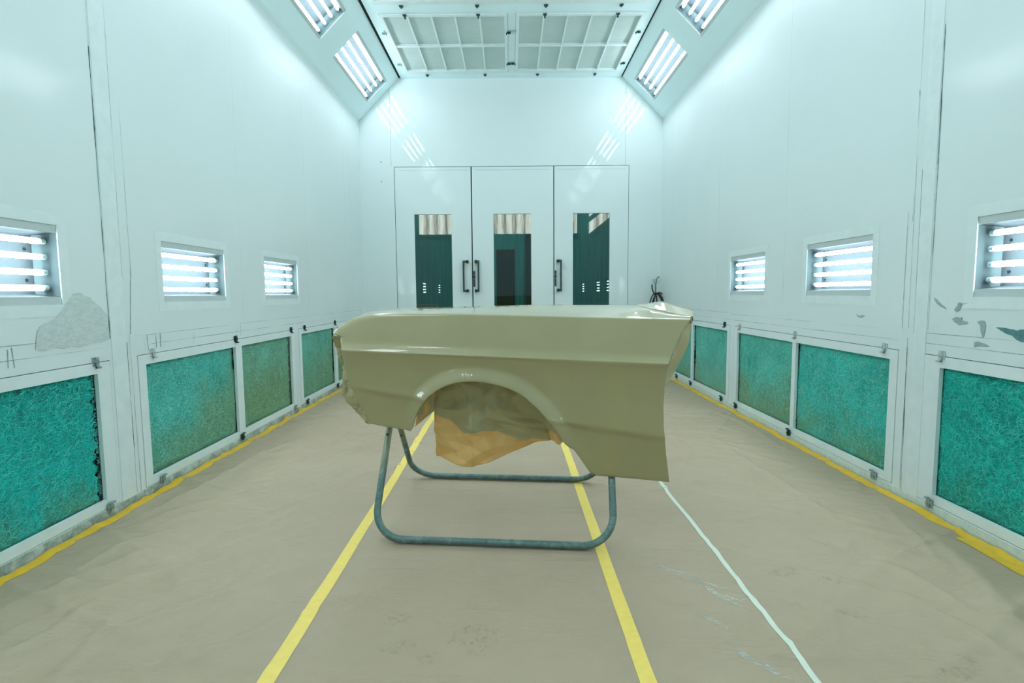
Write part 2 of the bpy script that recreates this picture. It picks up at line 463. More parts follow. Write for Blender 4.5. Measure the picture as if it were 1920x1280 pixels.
def seams(wall, X, sgn, dark, light):
    V, F = merge([ribbon([((y0, z0), (y1, z1))], rag(wd*1.2, min(thr, -.35), 5, k*3.7), X, sgn) for k, (y0, z0, y1, z1, wd, thr) in enumerate(dark)])
    mesh_obj('seam', V, F, M_seamd, wall)
    V, F = merge([ribbon([((y0, z0), (y1, z1))], rag(wd, min(thr, -.5), 4, k*2.9+50), X, sgn) for k, (y0, z0, y1, z1, wd, thr) in enumerate(light)])
    mesh_obj('seam', V, F, M_seam, wall)
seams(wl, XL, -1,
      [(2.755, .89, 2.752, 2.3, .006, -.5), (2.86, .9, 2.865, 1.9, .004, -.05), (2.872, .05, 2.872, .86, .005, -.1)],
      [(2.752, 1.6, 2.752, 3.4, .003, -.9), (2.812, .9, 2.812, 3.3, .002, -.3), (2.872, 1.2, 2.872, 3.4, .0025, -.3), (2.905, .9, 2.94, 1.25, .007, -.1), (2.94, 1.2, 2.935, 2.2, .002, -.1),
       (2.838, .03, 2.82, .86, .005, -.4), (2.905, .03, 2.895, .9, .004, -.2), (2.64, .1, 2.66, .7, .0015, -.2),
       (4.148, .9, 4.15, 3.4, .0022, -.5), (5.5, .9, 5.5, 3.4, .0025, -.5), (6.82, .9, 6.82, 3.4, .0025, -.5), (7.05, .9, 7.05, 3.4, .0025, -.5),
       (0.6, .905, 2.74, .905, .003, -.35), (0.6, .846, 2.75, .846, .0025, -.35), (2.89, .888, 3.95, .888, .003, -.4), (3.0, .835, 5.1, .835, .0035, -.5), (4.1, .893, 7.5, .893, .003, -.3), (5.15, .835, 7.5, .835, .003, -.5),
       (3.007, .88, 3.012, .80, .006, -.9), (3.035, .885, 3.04, .80, .004, -.9), (3.11, .885, 3.11, .81, .008, -.9), (3.15, .886, 3.147, .809, .011, -.9), (3.17, .886, 3.17, .81, .003, -.9), (3.484, .872, 3.471, .794, .009, -.9), (2.19, .892, 2.186, .817, .005, -.9), (2.208, .897, 2.214, .814, .009, -.9),
       (4.035, .89, 4.035, .80, .006, -.9), (4.09, .9, 4.09, .8, .005, -.9)])
seams(wr, XR, 1,
      [(2.705, 1.7, 2.705, 2.35, .0045, 0.0), (2.85, 1.45, 2.85, 2.1, .003, 0.05), (2.83, .04, 2.84, .8, .004, .05)],
      [(2.705, .90, 2.70, 2.0, .009, -.3), (2.765, .9, 2.765, 2.2, .003, -.1), (2.80, .88, 2.80, 1.7, .006, -.25), (2.84, .9, 2.85, 3.3, .003, -.1), (2.885, .9, 2.885, 1.5, .003, -.3), (2.785, .02, 2.785, .87, .0055, -.35), (2.84, .02, 2.84, .85, .005, -.35),
       (4.17, .9, 4.17, 3.4, .0028, -.7), (5.503, .9, 5.503, 3.4, .0024, -.4), (6.85, .9, 6.85, 3.4, .0024, -.4), (7.1, .9, 7.1, 3.4, .0024, -.4),
       (0.6, .90, 2.76, .885, .003, -.4), (0.6, .835, 2.76, .835, .003, -.4), (2.90, .888, 5.15, .888, .003, -.4), (2.86, .835, 5.2, .835, .003, -.3), (5.2, .9, 7.5, .9, .003, -.3), (5.2, .835, 7.5, .835, .003, -.4)])

def flat_patch(wall, name, X, sgn, poly, mat, e=0.0028, zj=0.004):
    # ragged polygon laid on the wall, fan triangulated by bmesh
    P = []
    n = len(poly)
    for i in range(n):
        (y0, z0), (y1, z1) = poly[i], poly[(i+1) % n]
        k = max(1, int(math.hypot(y1-y0, z1-z0)/0.008))
        for j in range(k):
            t = j/k; y = y0+(y1-y0)*t; z = z0+(z1-z0)*t
            P.append((X-sgn*e, y+zj*noise.noise(Vector((y*60, z*60, 3))), z+zj*noise.noise(Vector((y*60, z*60, 9)))))
    o = mesh_obj(name, P, [tuple(range(len(P)))], mat, wall)
    return o
flat_patch(wl, 'peeled_patch', XL, -1, [(2.318, .879), (2.331, .953), (2.36, .981), (2.432, 1.003), (2.487, 1.063), (2.538, 1.113), (2.579, 1.121), (2.632, 1.1), (2.696, 1.056), (2.750, 1.004), (2.747, .891), (2.703, .877), (2.627, .878), (2.56, .867), (2.514, .876), (2.468, .868), (2.411, .879), (2.368, .869)], M_patch)
for k, pl in enumerate([[(2.677, 1.063), (2.66, 1.053), (2.631, 1.03), (2.588, 1.006), (2.607, 1.01), (2.641, 1.022), (2.662, 1.035)],
        [(2.52, 1.042), (2.504, 1.037), (2.472, 1.038), (2.498, 1.033), (2.512, 1.025), (2.52, 1.003), (2.54, .995), (2.55, 1.007), (2.536, 1.022), (2.531, 1.037)],
        [(2.562, .961), (2.532, .973), (2.499, .972), (2.507, .957), (2.466, .952), (2.479, .944), (2.52, .936), (2.54, .948)],
        [(2.421, .956), (2.402, .962), (2.38, .961), (2.375, .933), (2.379, .914), (2.38, .895), (2.388, .89), (2.398, .913), (2.403, .941)],
        [(2.326, .938), (2.27, .937), (2.233, .931), (2.187, .938), (2.10, .93), (2.10, .885), (2.206, .885), (2.231, .896), (2.243, .906), (2.281, .917)],
        [(2.43, .865), (2.408, .87), (2.38, .863), (2.345, .852), (2.379, .849), (2.41, .85), (2.428, .839)],
        [(3.274, .96), (3.243, .948), (3.214, .956), (3.184, .948), (3.222, .937), (3.257, .941)]]):
    flat_patch(wr, 'paint_chip', XR, 1, pl, M_chipd if k == 4 else M_chip, zj=0.003)

# plinths
for nm, X, sgn in (('baseboard_left', XL, -1), ('baseboard_right', XR, 1)):
    struct(MB().box((X-sgn*0.0, YB, -.01), (X-sgn*0.005, YF, 0.042)).build(nm, M_plinth if sgn < 0 else M_plinth_r))

# flat cover strips on the side walls (slightly proud posts)
k = 1
for X, sgn, ys in ((XL, -1, [(2.76, 2.866)]), (XR, 1, [(2.712, 2.795)])):
    for a, b in ys:
        struct(MB().box((X, a, 0.03), (X-sgn*0.004, b, ZW)).build('trim_%d' % k, M_post)); k += 1
# light switch style seams of the far wall
for x in (-1.60, 1.572):
    MB().box((x-.0015, YF-.0012, 2.82), (x+.0015, YF, 3.9 if abs(x) < 1.58 else 3.85)).build('seam', M_seam, wf)
for x, z in ((-1.735, 2.88), (-1.735, 2.62)):
    MB().box((x-.006, YF-.002, z-.006), (x+.006, YF, z+.006)).build('rivet', M_seamd, wf)

# ------------------------------------------------------------------ light fixtures
def light_proto(L, W, pitch, edge=0.018, depth=0.10, rt=0.0145, lip=0.035):
    """local frame: X along tubes, Y across, Z out into the room; opening centred on the origin"""
    root = bpy.data.objects.new('proto', None); COL.objects.link(root)
    h = MB()
    a, b = L/2, W/2
    ch = []
    # box interior with a stepped rebate (lip) then inner tray
    def ring(p, q, z0, z1):
        n = len(h.v)
        for (x, y), z in ((p, z0), (q, z1)):
            h.v.extend([(-x, -y, z), (x, -y, z), (x, y, z), (-x, y, z)])
        for i in range(4):
            j = (i+1) % 4; h.f.append((n+i, n+4+i, n+4+j, n+j))
    ring((a, b), (a, b), 0.0, -edge)
    ring((a, b), (a, b-lip), -edge, -edge)
    n = len(h.v); x, y = a-.02, b-lip-.012
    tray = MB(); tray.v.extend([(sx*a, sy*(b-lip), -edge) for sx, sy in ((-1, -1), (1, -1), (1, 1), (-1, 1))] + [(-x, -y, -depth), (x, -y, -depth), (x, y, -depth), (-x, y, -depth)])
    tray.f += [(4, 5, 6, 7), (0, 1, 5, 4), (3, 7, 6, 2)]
    for q in ((0, 4, 7, 3), (1, 2, 6, 5)):
        ends = MB(); ends.v = [tray.v[i] for i in q]; ends.f = [(0, 1, 2, 3)]; ends.build('socket_plate', M_sock, root)
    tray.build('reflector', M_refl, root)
    # outer skin so the housing is a closed body
    x, y = a+.003, b+.003
    n = len(h.v); h.v.extend([(-x, -y, -.001), (x, -y, -.001), (x, y, -.001), (-x, y, -.001), (-x, -y, -depth-.01), (x, -y, -depth-.01), (x, y, -depth-.01), (-x, y, -depth-.01)])
    h.f += [tuple(n+i for i in q) for q in ((4, 7, 6, 5), (0, 1, 5, 4), (1, 2, 6, 5), (2, 3, 7, 6), (3, 0, 4, 7))]
    h.build('housing', M_lip, root)
    for i in range(4):
        yy = (i-1.5)*pitch
        e = a-0.045
        t = MB().tube([(-e, yy, -.045), (-e+.006, yy, -.045), (e-.006, yy, -.045), (e, yy, -.045)], rt, 14, radii=[rt*.8, rt, rt, rt*.8]).build('fluorescent_tube', M_tube, root, True)
        for sg in (-1, 1):
            MB().tube([(sg*(e+.0005), yy, -.045), (sg*(e+.024), yy, -.045)], rt*1.0, 12).build('end_cap', M_cap, t, True)
    for i in range(2):
        for sg in (-1, 1):
            MB().tube([(sg*(a-.06), (i-.5)*2*pitch, -depth), (sg*(a-.06), (i-.5)*2*pitch, -depth+.006)], .006, 10).build('screw', M_screw, root, True)
    return root
def copy_tree(o, parent=None):
    c = o.copy(); COL.objects.link(c)
    if parent: c.parent = parent
    for ch_ in o.children: copy_tree(ch_, c)
    return c
def put(o, name, origin, xd, yd, zd, label, cat, group):
    o.name = name
    M = Matrix((( xd[0], yd[0], zd[0], origin[0]), (xd[1], yd[1], zd[1], origin[1]), (xd[2], yd[2], zd[2], origin[2]), (0, 0, 0, 1)))
    o.matrix_world = M; tag(o, label, cat, group)
pw = light_proto(0.697, ZL1-ZL0, 0.068, edge=.003, rt=.0125)
first = True
# surround frame is added per wall light as a part
def surround(parent):
    m_ = MB(); a, b, w_ = 0.697/2, (ZL1-ZL0)/2, 0.052
    m_.box((-a-w_, b, 0.0), (a+w_, b+w_, .0022)); m_.box((-a-w_, -b-w_, 0.0), (a+w_, -b, .0022))
    m_.box((-a-w_, -b, 0.0), (-a, b, .0022)); m_.box((a, -b, 0.0), (a+w_, b, .0022))
    return m_.build('surround_frame', M_frame, parent)
surround(pw)
lbl_l = ['near left wall light cut by the photo edge, beside the peeled paint patch', 'middle light on the left wall with four glowing tubes', 'small looking farthest louvred light on the left wall', 'left wall light behind the photographer']
lbl_r = ['near right wall light cut by the photo edge, above the paint chips', 'middle light on the right wall with four glowing tubes', 'farthest four tube light on the right wall, nearest the doors', 'right wall light behind the photographer']
zc = (ZL0+ZL1)/2
for i, ((a, b), lb) in enumerate(zip(WALL_LIGHTS_L, lbl_l)):
    o = pw if i == 0 else copy_tree(pw)
    put(o, 'wall_light', (XL, (a+b)/2, zc), (0, 1, 0), (0, 0, 1), (1, 0, 0), lb, 'wall light', 'four tube lights set into the left wall')
for i, ((a, b), lb) in enumerate(zip(WALL_LIGHTS_R, lbl_r)):
    o = copy_tree(pw)
    put(o, 'wall_light', (XR, (a+b)/2, zc), (0, -1, 0), (0, 0, 1), (-1, 0, 0), lb, 'wall light', 'four tube lights set into the right wall')
pc = light_proto(1.365, S1-S0, 0.0915, edge=.004, depth=0.10, rt=0.0135, lip=0.030)
cnt = 0
for side, sgn, X in (('left', 1, XL), ('right', -1, XR)):
    for i, (a, b) in enumerate(CL):
        o = pc if cnt == 0 else copy_tree(pc); cnt += 1
        x1 = X+sgn*0.035; z1 = ZW+0.025; sm = (S0+S1)/2
        org = Vector((x1+sgn*r2*sm, (a+b)/2, z1+r2*sm))
        nz = Vector((sgn*r2, 0, -r2)); yd = Vector((sgn*r2, 0, r2)); xd = yd.cross(nz)
        desc = ['farthest %s sloping ceiling light, next to the end wall', 'second %s sloping ceiling light from the end wall, cut by the top edge', 'third %s sloping ceiling light from the end wall, overhead', 'fourth %s sloping ceiling light from the end wall, above the photographer', 'fifth %s sloping ceiling light from the end wall, behind the photographer'][i] % side
        put(o, 'ceiling_light', org, xd, yd, nz, desc, 'ceiling light', 'long tube lights in the sloping ceiling')

# ------------------------------------------------------------------ latches
def latch_mesh(w=0.044, kind=0):
    m_ = MB()
    m_.box((-w*.45, -w*.5, 0), (w*.45, w*.45, .003))
    m_.tube([(0, 0, .002), (0, 0, .012)], w*.28, 10)
    m_.box((-w*.16, -w*.75, .006), (w*.2, w*.5, .013))
    m_.box((-w*.16, -w*.75, .006), (w*.2, -w*.55, .024))
    m_.tube([(0, 0, .012), (0, 0, .018)], w*.16, 6)
    return m_
LM = {}
def latch(parent, mat, M, w=0.044):
    if mat.name not in LM:
        o = latch_mesh(w).build('latch', mat, None, False); LM[mat.name] = o.data
    else:
        o = bpy.data.objects.new('latch', LM[mat.name]); COL.objects.link(o)
    o.parent = parent; o.matrix_local = M
    return o

# ------------------------------------------------------------------ wall filter frames
def pad_mesh(y0, y1, z0, z1, X, sgn, seed, wavy):
    ny, nz = 60, 100; V = []; F = []
    for j in range(nz+1):
        for i in range(ny+1):
            s, t = i/ny, j/nz
            z = z0+(z1-z0)*t
            e0 = e1 = 0.0
            q = .6*(1-abs(math.sin(z*PI/.058+1.5*noise.noise(Vector((seed, z*8, 1))))))+.5*abs(noise.noise(Vector((seed, z*20, 5))))
            if wavy < 0: e0 = 0.004+0.035*q
            if wavy > 0: e1 = 0.004+0.035*q
            y = (y0+e0)+(y1-e1-y0-e0)*s
            d = 0.012*noise.noise(Vector((y*3, z*3, seed)))+0.005*noise.noise(Vector((y*14, z*14, seed+4)))
            edge = min(s, 1-s, t, 1-t); d -= 0.010*max(0, 1-edge/0.05)
            V.append((-sgn*d, y, z))
    for j in range(nz):
        for i in range(ny):
            a = j*(ny+1)+i; f = (a, a+1, a+ny+2, a+ny+1); F.append(f if sgn < 0 else tuple(reversed(f)))
    return V, F
M_fib = {'fresh_left': simple('fibre_fresh', (70, 224, 212), .6), 'fresh_right': simple('fibre_fresh_r', (64, 220, 204), .6), 'mid': simple('fibre_mid', (136, 222, 204), .6), 'dusty': simple('fibre_dusty', (150, 208, 176), .6)}
def fibres(par, L, Hh, sgn, kd, seed):
    rnd = random.Random(int(seed*1000)); near = kd.startswith('fresh')
    N = 2600 if near else (1300 if kd[-1] == 'a' else 800)
    V = []; F = []
    for _ in range(N):
        y = rnd.uniform(-L/2+.01, L/2-.01); z = Hh/2-.01-(Hh-.02)*rnd.random()**1.15
        a = rnd.gauss(.5 if sgn < 0 else -.5, .9); n = 7; st = rnd.uniform(.004, .011); k = rnd.gauss(0, .33); r_ = rnd.uniform(.0004, .0008)
        x = .007; pr = None
        for i in range(n):
            d = .012*noise.noise(Vector((y*3+0, z*3, seed)))
            xx = -sgn*(x+.003*math.sin(PI*i/(n-1)))
            nx_, nz_ = -math.sin(a), math.cos(a)
            if abs(y) > L/2-.004 or abs(z) > Hh/2-.004: break
            V += [(xx, y+nx_*r_, z+nz_*r_), (xx-sgn*r_, y, z), (xx, y-nx_*r_, z-nz_*r_)]
            b = len(V)-3
            if pr is not None: F += [(pr, b, b+1, pr+1), (pr+1, b+1, b+2, pr+2)]
            pr = b; y += math.cos(a)*st; z += math.sin(a)*st; a += k+rnd.gauss(0, .12)
    o = mesh_obj('fibres', V, F, M_fib[kd] if near else M_fib['mid' if kd[-1] == 'a' or kd.startswith('right') else 'dusty'], par, True)
    o['kind'] = 'stuff'
def filter_frame(X, sgn, fr, kinds, label, group, tops, bots, wavy, tmat, bmat):
    y0, y1, ops = fr; yc = (y0+y1)/2; zc_ = (FZ0+FZ1)/2
    root = thing('filter_frame', (X, yc, FZ0), label, 'filter', group)
    g = 0.0035
    th = sgn*0.018
    m_ = MB()
    A, B = y0+g-yc, y1-g-yc; Z0, Z1 = g, FZ1-FZ0-g
    oz0, oz1 = OZ0-FZ0, OZ1-FZ0
    o_ = [(a-yc, b-yc) for a, b in ops]
    out = -sgn*0.002
    m_.box((th, A, Z0), (out, B, oz0)); m_.box((th, A, oz1), (out, B, Z1))
    xs = [A] + [v for p in o_ for v in p] + [B]
    for i in range(0, len(xs), 2): m_.box((th, xs[i], oz0), (out, xs[i+1], oz1))
    m_.build('frame', M_frame, root)
    for n_, ((a, b), kd) in enumerate(zip(o_, kinds)):
        yc2 = (a+b)/2; zc2 = (oz0+oz1)/2
        V, F = pad_mesh(a-yc2-.02, b-yc2+.02, oz0-zc2-.01, oz1-zc2+.01, 0, sgn, n_*7.3+yc, wavy[n_])
        if wavy[n_] < 0: V = [(x, y if y > a-yc2+.03 else y+.018, z) for x, y, z in V]
        if wavy[n_] > 0: V = [(x, y if y < b-yc2-.03 else y-.018, z) for x, y, z in V]
        pm_ = mesh_obj('filter_mat', V, F, pad_mat(kd), root, True, loc=(sgn*0.026, yc2, zc2))
        fibres(pm_, b-a, oz1-oz0, sgn, kd, n_+yc)
    # near-black sheet paints in the shade of the recess behind the mats
    MB().box((sgn*0.10, A, Z0), (sgn*0.101, B, Z1)).build('recess_shade', M_gap, root)
    for y, mt in zip(tops, tmat):
        R_ = Matrix((( 0, 0, -sgn, -sgn*0.002), (1, 0, 0, y-yc), (0, 1, 0, FZ1-FZ0+.004), (0, 0, 0, 1)))
        latch(root, mt, R_)
    for y, mt in zip(bots, bmat):
        R_ = Matrix((( 0, 0, -sgn, -sgn*0.009), (-1, 0, 0, y-yc), (0, -1, 0, .004), (0, 0, 0, 1)))
        latch(root, mt, R_)
Z_, D_, W_ = M_galv, M_latchd, M_latchw
filter_frame(XL, -1, FRAMES_L[0], ('fresh_left', 'fresh_left'), 'near left filter frame with clean bright teal mats, cut by the photo edge', 'filter frames along the foot of the left wall', [1.7, 2.645], [1.7, 2.664], (0, 1), (Z_, Z_), (Z_, Z_))
filter_frame(XL, -1, FRAMES_L[1], ('left_a', 'left_b'), 'left filter frame with one teal and one olive dusty mat, complete between two posts', 'filter frames along the foot of the left wall', [3.07, 4.0, 5.015], [3.076, 4.018, 5.03], (0, 1), (W_, D_, D_), (Z_, D_, Z_))
filter_frame(XL, -1, FRAMES_L[2], ('left_c', 'left_b'), 'farthest left filter frame, partly behind the front end of the car fender', 'filter frames along the foot of the left wall', [5.344, 6.272], [5.33, 6.28], (0, 1), (D_, D_), (D_, D_))
filter_frame(XR, 1, FRAMES_R[0], ('fresh_right', 'fresh_right'), 'near right filter frame with vivid teal mats, cut by the photo edge', 'filter frames along the foot of the right wall', [1.66, 2.606], [1.66, 2.62], (0, -1), (W_, W_), (Z_, Z_))
filter_frame(XR, 1, FRAMES_R[1], ('right_a', 'right_b'), 'right filter frame of two teal mats with a smudged top rail, complete between posts', 'filter frames along the foot of the right wall', [3.008, 3.963, 4.926], [3.036, 3.992, 4.957], (0, -1), (W_, W_, W_), (Z_, D_, D_))
filter_frame(XR, 1, FRAMES_R[2], ('right_c', 'right_c'), 'farthest right filter frame, partly behind the door end of the car fender', 'filter frames along the foot of the right wall', [5.271, 6.23], [5.302, 6.22, 6.75], (-1, -1), (D_, D_), (D_, D_, D_))

# ------------------------------------------------------------------ ceiling filter panels
def ceiling_panel(c, r, mull, label, latches):
    x0, x1 = c; y0, y1 = r; xc, yc = (x0+x1)/2, (y0+y1)/2
    root = thing('ceiling_filter', (xc, yc, ZC), label, 'ceiling filter', 'cloth filter panels in the flat ceiling')
    A, B, Cc, D = x0-xc+.003, x1-xc-.003, y0-yc+.003, y1-yc-.003; w_ = .034; wf_ = .045; wb = .078
    m_ = MB()
    m_.box((A, Cc, -.012), (B, Cc+wf_, .02)); m_.box((A, D-wb, -.012), (B, D, .02))
    m_.box((A, Cc+wf_, -.012), (A+w_, D-wb, .02)); m_.box((B-w_, Cc+wf_, -.012), (B, D-wb, .02))
    m_.build('frame', M_frame, root)
    ym = y0+.72+.02-yc
    MB().box((A+w_, ym-.02, -.008), (B-w_, ym+.02, .02)).build('crossbar', M_frame, root)
    for xm in mull:
        MB().box((xm-xc-.008, Cc+wf_, -.006), (xm-xc+.008, ym-.02, .01)).build('mullion', M_frame, root)
        MB().box((xm-xc-.008, ym+.02, -.006), (xm-xc+.008, D-wb, .01)).build('mullion', M_frame, root)
    for ya, yb in ((Cc+wf_, ym-.02), (ym+.02, D-wb)):
        n1, n2 = 30, 14; V = []; F = []
        xs_ = [A+w_-.01]+[q-xc for q in mull]+[B-w_+.01]
        for j in range(n2+1):
            for i in range(n1+1):
                x = xs_[0]+(xs_[-1]-xs_[0])*i/n1; y = ya-.01+(yb-ya+.02)*j/n2
                sag = 0.004*math.sin(PI*j/n2)+.002*noise.noise(Vector((x*5+xc, y*5, 1)))
                V.append((x, y, .016-sag))
        for j in range(n2):
            for i in range(n1):
                a = j*(n1+1)+i; F.append((a, a+n1+1, a+n1+2, a+1))
        mesh_obj('filter_cloth', V, F, M_cpad, root, True)
    for (x, y, ang, mt) in latches:
        ca, sa = math.cos(ang), math.sin(ang)
        R_ = Matrix(((ca, sa, 0, x-xc), (sa, -ca, 0, y-yc), (0, 0, -1, -.011), (0, 0, 0, 1)))
        latch(root, mt, R_)
H = PI/2
for (c, mull, nm) in ((CCOLS[0], (-1.045, -.797, -.552, -.297), 'left'), (CCOLS[1], (.372, .62, .871, 1.14), 'right')):
    xs_ = (-1.063, -.308) if nm == 'left' else (.379, 1.13)
    e0, e1 = c
    far = [(xs_[0], 7.45, PI, D_), (xs_[1], 7.45, PI, D_), (xs_[0], 5.895, 0, D_), (xs_[1], 5.895, 0, D_), (e0-.025, 6.28, -H, W_ if nm == 'right' else Z_), (e0-.025, 7.1, -H, D_ if nm == 'right' else Z_), (e1+.012, 6.285, H, D_), (e1+.012, 7.105, H, D_)]
    near = [(xs_[0], 5.72, PI, D_), (xs_[1], 5.72, PI, D_), (xs_[0], 4.19, 0, D_), (xs_[1], 4.19, 0, D_)]
    ceiling_panel(c, CROWS[0], mull, nm+' ceiling filter panel of the row touching the end wall', far)
    ceiling_panel(c, CROWS[1], mull, nm+' ceiling filter panel of the nearer row, cut by the top edge', near)

# ------------------------------------------------------------------ doors
def door(n, x0, x1, wx, label=None):
    wz0, wz1 = 0.72, 2.178
    T = 0.04
    V, F = sheet((0, YF-.004, 0), (1, 0, 0), (0, 0, 1), x0, x1, 0.012, DZ-.008, [(wx[0], wx[1], wz0, wz1)])
    V2, F2 = sheet((0, YF-.004+T, 0), (1, 0, 0), (0, 0, 1), x0, x1, 0.012, DZ-.008, [(wx[0], wx[1], wz0, wz1)])
    y0, y1 = YF-.004, YF-.004+T
    def ring(a, b, c, d):
        q = [(a, y0, c), (b, y0, c), (b, y0, d), (a, y0, d), (a, y1, c), (b, y1, c), (b, y1, d), (a, y1, d)]
        return q, [(0, 1, 5, 4), (1, 2, 6, 5), (2, 3, 7, 6), (3, 0, 4, 7)]
    V, F = merge([(V, F), (V2, F2), ring(x0, x1, .012, DZ-.008), ring(wx[0], wx[1], wz0, wz1)])
    o = struct(mesh_obj('door_%d' % n, V, F, M_door))
    MB().box((wx[0], YF+.012, wz0), (wx[1], YF+.016, wz1)).build('glass_pane', M_glass, o)
    return o
d1 = door(1, -1.556, -.527, (-1.302, -.797))
d2 = door(2, -.512, .594, (-.224, .289))
d3 = door(3, .606, 1.616, (.860, 1.363))
def handle(par, xv, xf, label=None):
    y = YF-.004; z0, z1 = 1.135, 1.535; m_ = MB(); r = .012
    m_.box((min(xv, xf)-.006 if xf < xv else xv-r, y-.058, z1-.016), (max(xv, xf)+.006 if xf > xv else xv+r, y-.030, z1+.014))
    m_.box((min(xv, xf)-.006 if xf < xv else xv-r, y-.058, z0-.014), (max(xv, xf)+.006 if xf > xv else xv+r, y-.030, z0+.016))
    m_.box((xf-.015, y-.058, z1-.022), (xf+.015, y, z1+.018)); m_.box((xf-.015, y-.058, z0-.018), (xf+.015, y, z0+.022))
    m_.box((xv-r, y-.062, z0), (xv+r, y-.036, z1))
    return m_.build('door_handle', M_handle, par, bevel=.003)
for x in (-1.563, -.5195, .600, 1.621):  # dark strips added behind the door gaps to block hall daylight
    MB().box((x-.012, YF+.037, 0), (x+.012, YF+.042, DZ)).build('gap_blocker', M_gap, d1 if x < -1 else d2 if x < 0 else d3)
MB().box((DX0, YF+.037, DZ-.012), (DX1, YF+.042, DZ+.004)).build('gap_blocker', M_gap, d2)
handle(d1, -.638, -.585); handle(d2, -.436, -.472); handle(d3, .692, .655)
def lockbar(par, x, z0, z1):
    y = YF-.004; m_ = MB(); h = z1-z0
    m_.box((x-.011, y-.02, z0), (x+.011, y, z0+h*.42)); m_.box((x-.013, y-.026, z0+h*.45), (x+.013, y, z0+h*.62)); m_.box((x-.011, y-.03, z0+h*.65), (x+.011, y, z0+h*.84))
    m_.build('door_latch', M_handle, par, bevel=.002)
    MB().box((x-.011, y-.012, z0-.22), (x+.011, y, z0-.001)).box((x-.011, y-.012, z1-.03), (x+.011, y, z1+.16)).build('latch_rod', M_frame, par)
lockbar(d2, -.497, 1.19, 1.445); lockbar(d3, .622, 1.19, 1.445)
for a, b, z in ((-1.5, -.56, 2.765), (-.47, .56, 2.765), (.64, 1.58, 2.765)):
    p_ = d1 if a < -1 else (d2 if a < 0 else d3)
    MB().box((a, YF-.0055, z), (b, YF-.004, z+.002)).build('fold_line', M_seam, p_)

# ------------------------------------------------------------------ hall beyond the doors
HY = 12.0
V, F = sheet((0, HY, 0), (1, 0, 0), (0, 0, 1), -6, 6, -.012, 6, [])
V2, F2 = sheet((-6, 0, 0), (0, 1, 0), (0, 0, 1), YF+.1, HY, -.012, 6, [])
V3, F3 = sheet((6, 0, 0), (0, 1, 0), (0, 0, 1), YF+.1, HY, -.012, 6, [])
V, F = merge([(V, F), (V2, F2), (V3, F3)])
hw = struct(mesh_obj('wall_outside', V, F, M_hall), 'dark teal wall of the hall seen through the door glass')
struct(mesh_obj('floor_outside', [(-6, YF+.05, -.015), (6, YF+.05, -.015), (6, HY, -.015), (-6, HY, -.015)], [(0, 1, 2, 3)], M_hallfloor))
struct(mesh_obj('ceiling_outside', [(-6, YF+.05, 6), (6, YF+.05, 6), (6, HY, 6), (-6, HY, 6)], [(3, 2, 1, 0)], M_halldark))
def corr(x0, x1, z0, z1, y, label, slant=0.0):
    n = int((x1-x0)/.021); V = []; F = []
    for i in range(n+1):
        x = x0+(x1-x0)*i/n; d = .018*math.sin(2*PI*x/.21)
        V += [(x-x0, d-.03, (x-x0)*slant), (x-x0, d-.03, z1-z0+(x-x0)*slant)]
        if i: F.append((2*i-2, 2*i, 2*i+1, 2*i-1))
    o = mesh_obj('daylight_panel', V, F, M_daylight, None, True, loc=(x0, y, z0))
    tag(o, label, 'daylight panel', 'corrugated daylight panels high in the hall'); return o
corr(-1.95, 1.44, 2.37, 3.3, HY-.03, 'long upright corrugated daylight panel seen through all three door windows')
corr(1.70, 2.9, 2.36, 2.60, HY-.03, 'slanting daylight strip seen at the top of the right door window', 0.78)
corr(1.70, 2.3, 2.72, 3.4, HY-.03, 'small daylight corner above the slanting strip', 0.75)
# dark doorway in the hall
dw = thing('hall_doorway', (-.1, HY, 0), 'dark doorway in the hall seen through the middle door window', 'doorway')
MB().box((-.20, -.05, 0), (.20, -.03, 2.04)).build('opening', M_halldark, dw)
MB().box((-.42, -.06, 0), (-.20, -.02, 2.36)).box((.20, -.06, 0), (.40, -.02, 2.36)).box((-.20, -.06, 2.04), (.20, -.02, 2.36)).build('casing', M_hall, dw)
tag(MB().box((.33, HY-.12, 0), (.62, HY-.07, 2.36)).build('dark_cabinet', M_halldark), 'tall dark locker standing right of the doorway in the hall', 'locker')
tag(MB().box((-2.05, HY-1.0, 0), (-1.48, HY-.9, .885)).build('beige_board', M_board), 'beige board standing in the hall behind the left door window', 'board')
hl = bpy.data.lights.new('hall_fill_light', 'AREA'); hl.shape = 'RECTANGLE'; hl.size = 3.0; hl.size_y = 1.5; hl.energy = 75; hl.color = (.75, 1, .97)  # unseen fill light added to brighten the hall behind the glass
ho = bpy.data.objects.new('hall_fill_light', hl); COL.objects.link(ho); ho.location = (0, 10, 5.9)

# ------------------------------------------------------------------ hose bundle and hook in the far right corner
hk = thing('hose_hook', (1.985, YF-.003, 1.25), 'pale wall hook in the corner right of the doors', 'hook')
MB().tube([(0, 0, -.01), (0, -.05, -.02), (.02, -.09, -.03), (.05, -.10, -.01), (.06, -.10, .03)], .005, 8).build('hook_arm', M_hookm, hk, True)
MB().box((-.02, -.004, -.035), (.02, .002, .03)).build('hook_plate', M_hookm, hk)
def arc(cx, cz, rx, rz, a0, a1, y, n=24, tw=0.02):
    return [(cx+rx*math.cos(math.radians(a0+(a1-a0)*i/n)), y-tw*math.sin(i*.5), cz+rz*math.sin(math.radians(a0+(a1-a0)*i/n))) for i in range(n+1)]
hs = thing('hose_coil', (2.0, YF-.11, 1.0), 'coil of dark hoses hanging in the corner right of the doors', 'hose')
MB().tube([(-.075, 0, .20), (-.07, 0, .13), (-.045, .0, .085), (-.01, 0, .04), (0, 0, -.1)], .009, 8).build('hose_loop', M_cable, hs, True)
MB().tube(arc(.03, -.12, .105, .21, 180, -180, 0, 40), .0095, 8).build('hose_loop', M_cable, hs, True)
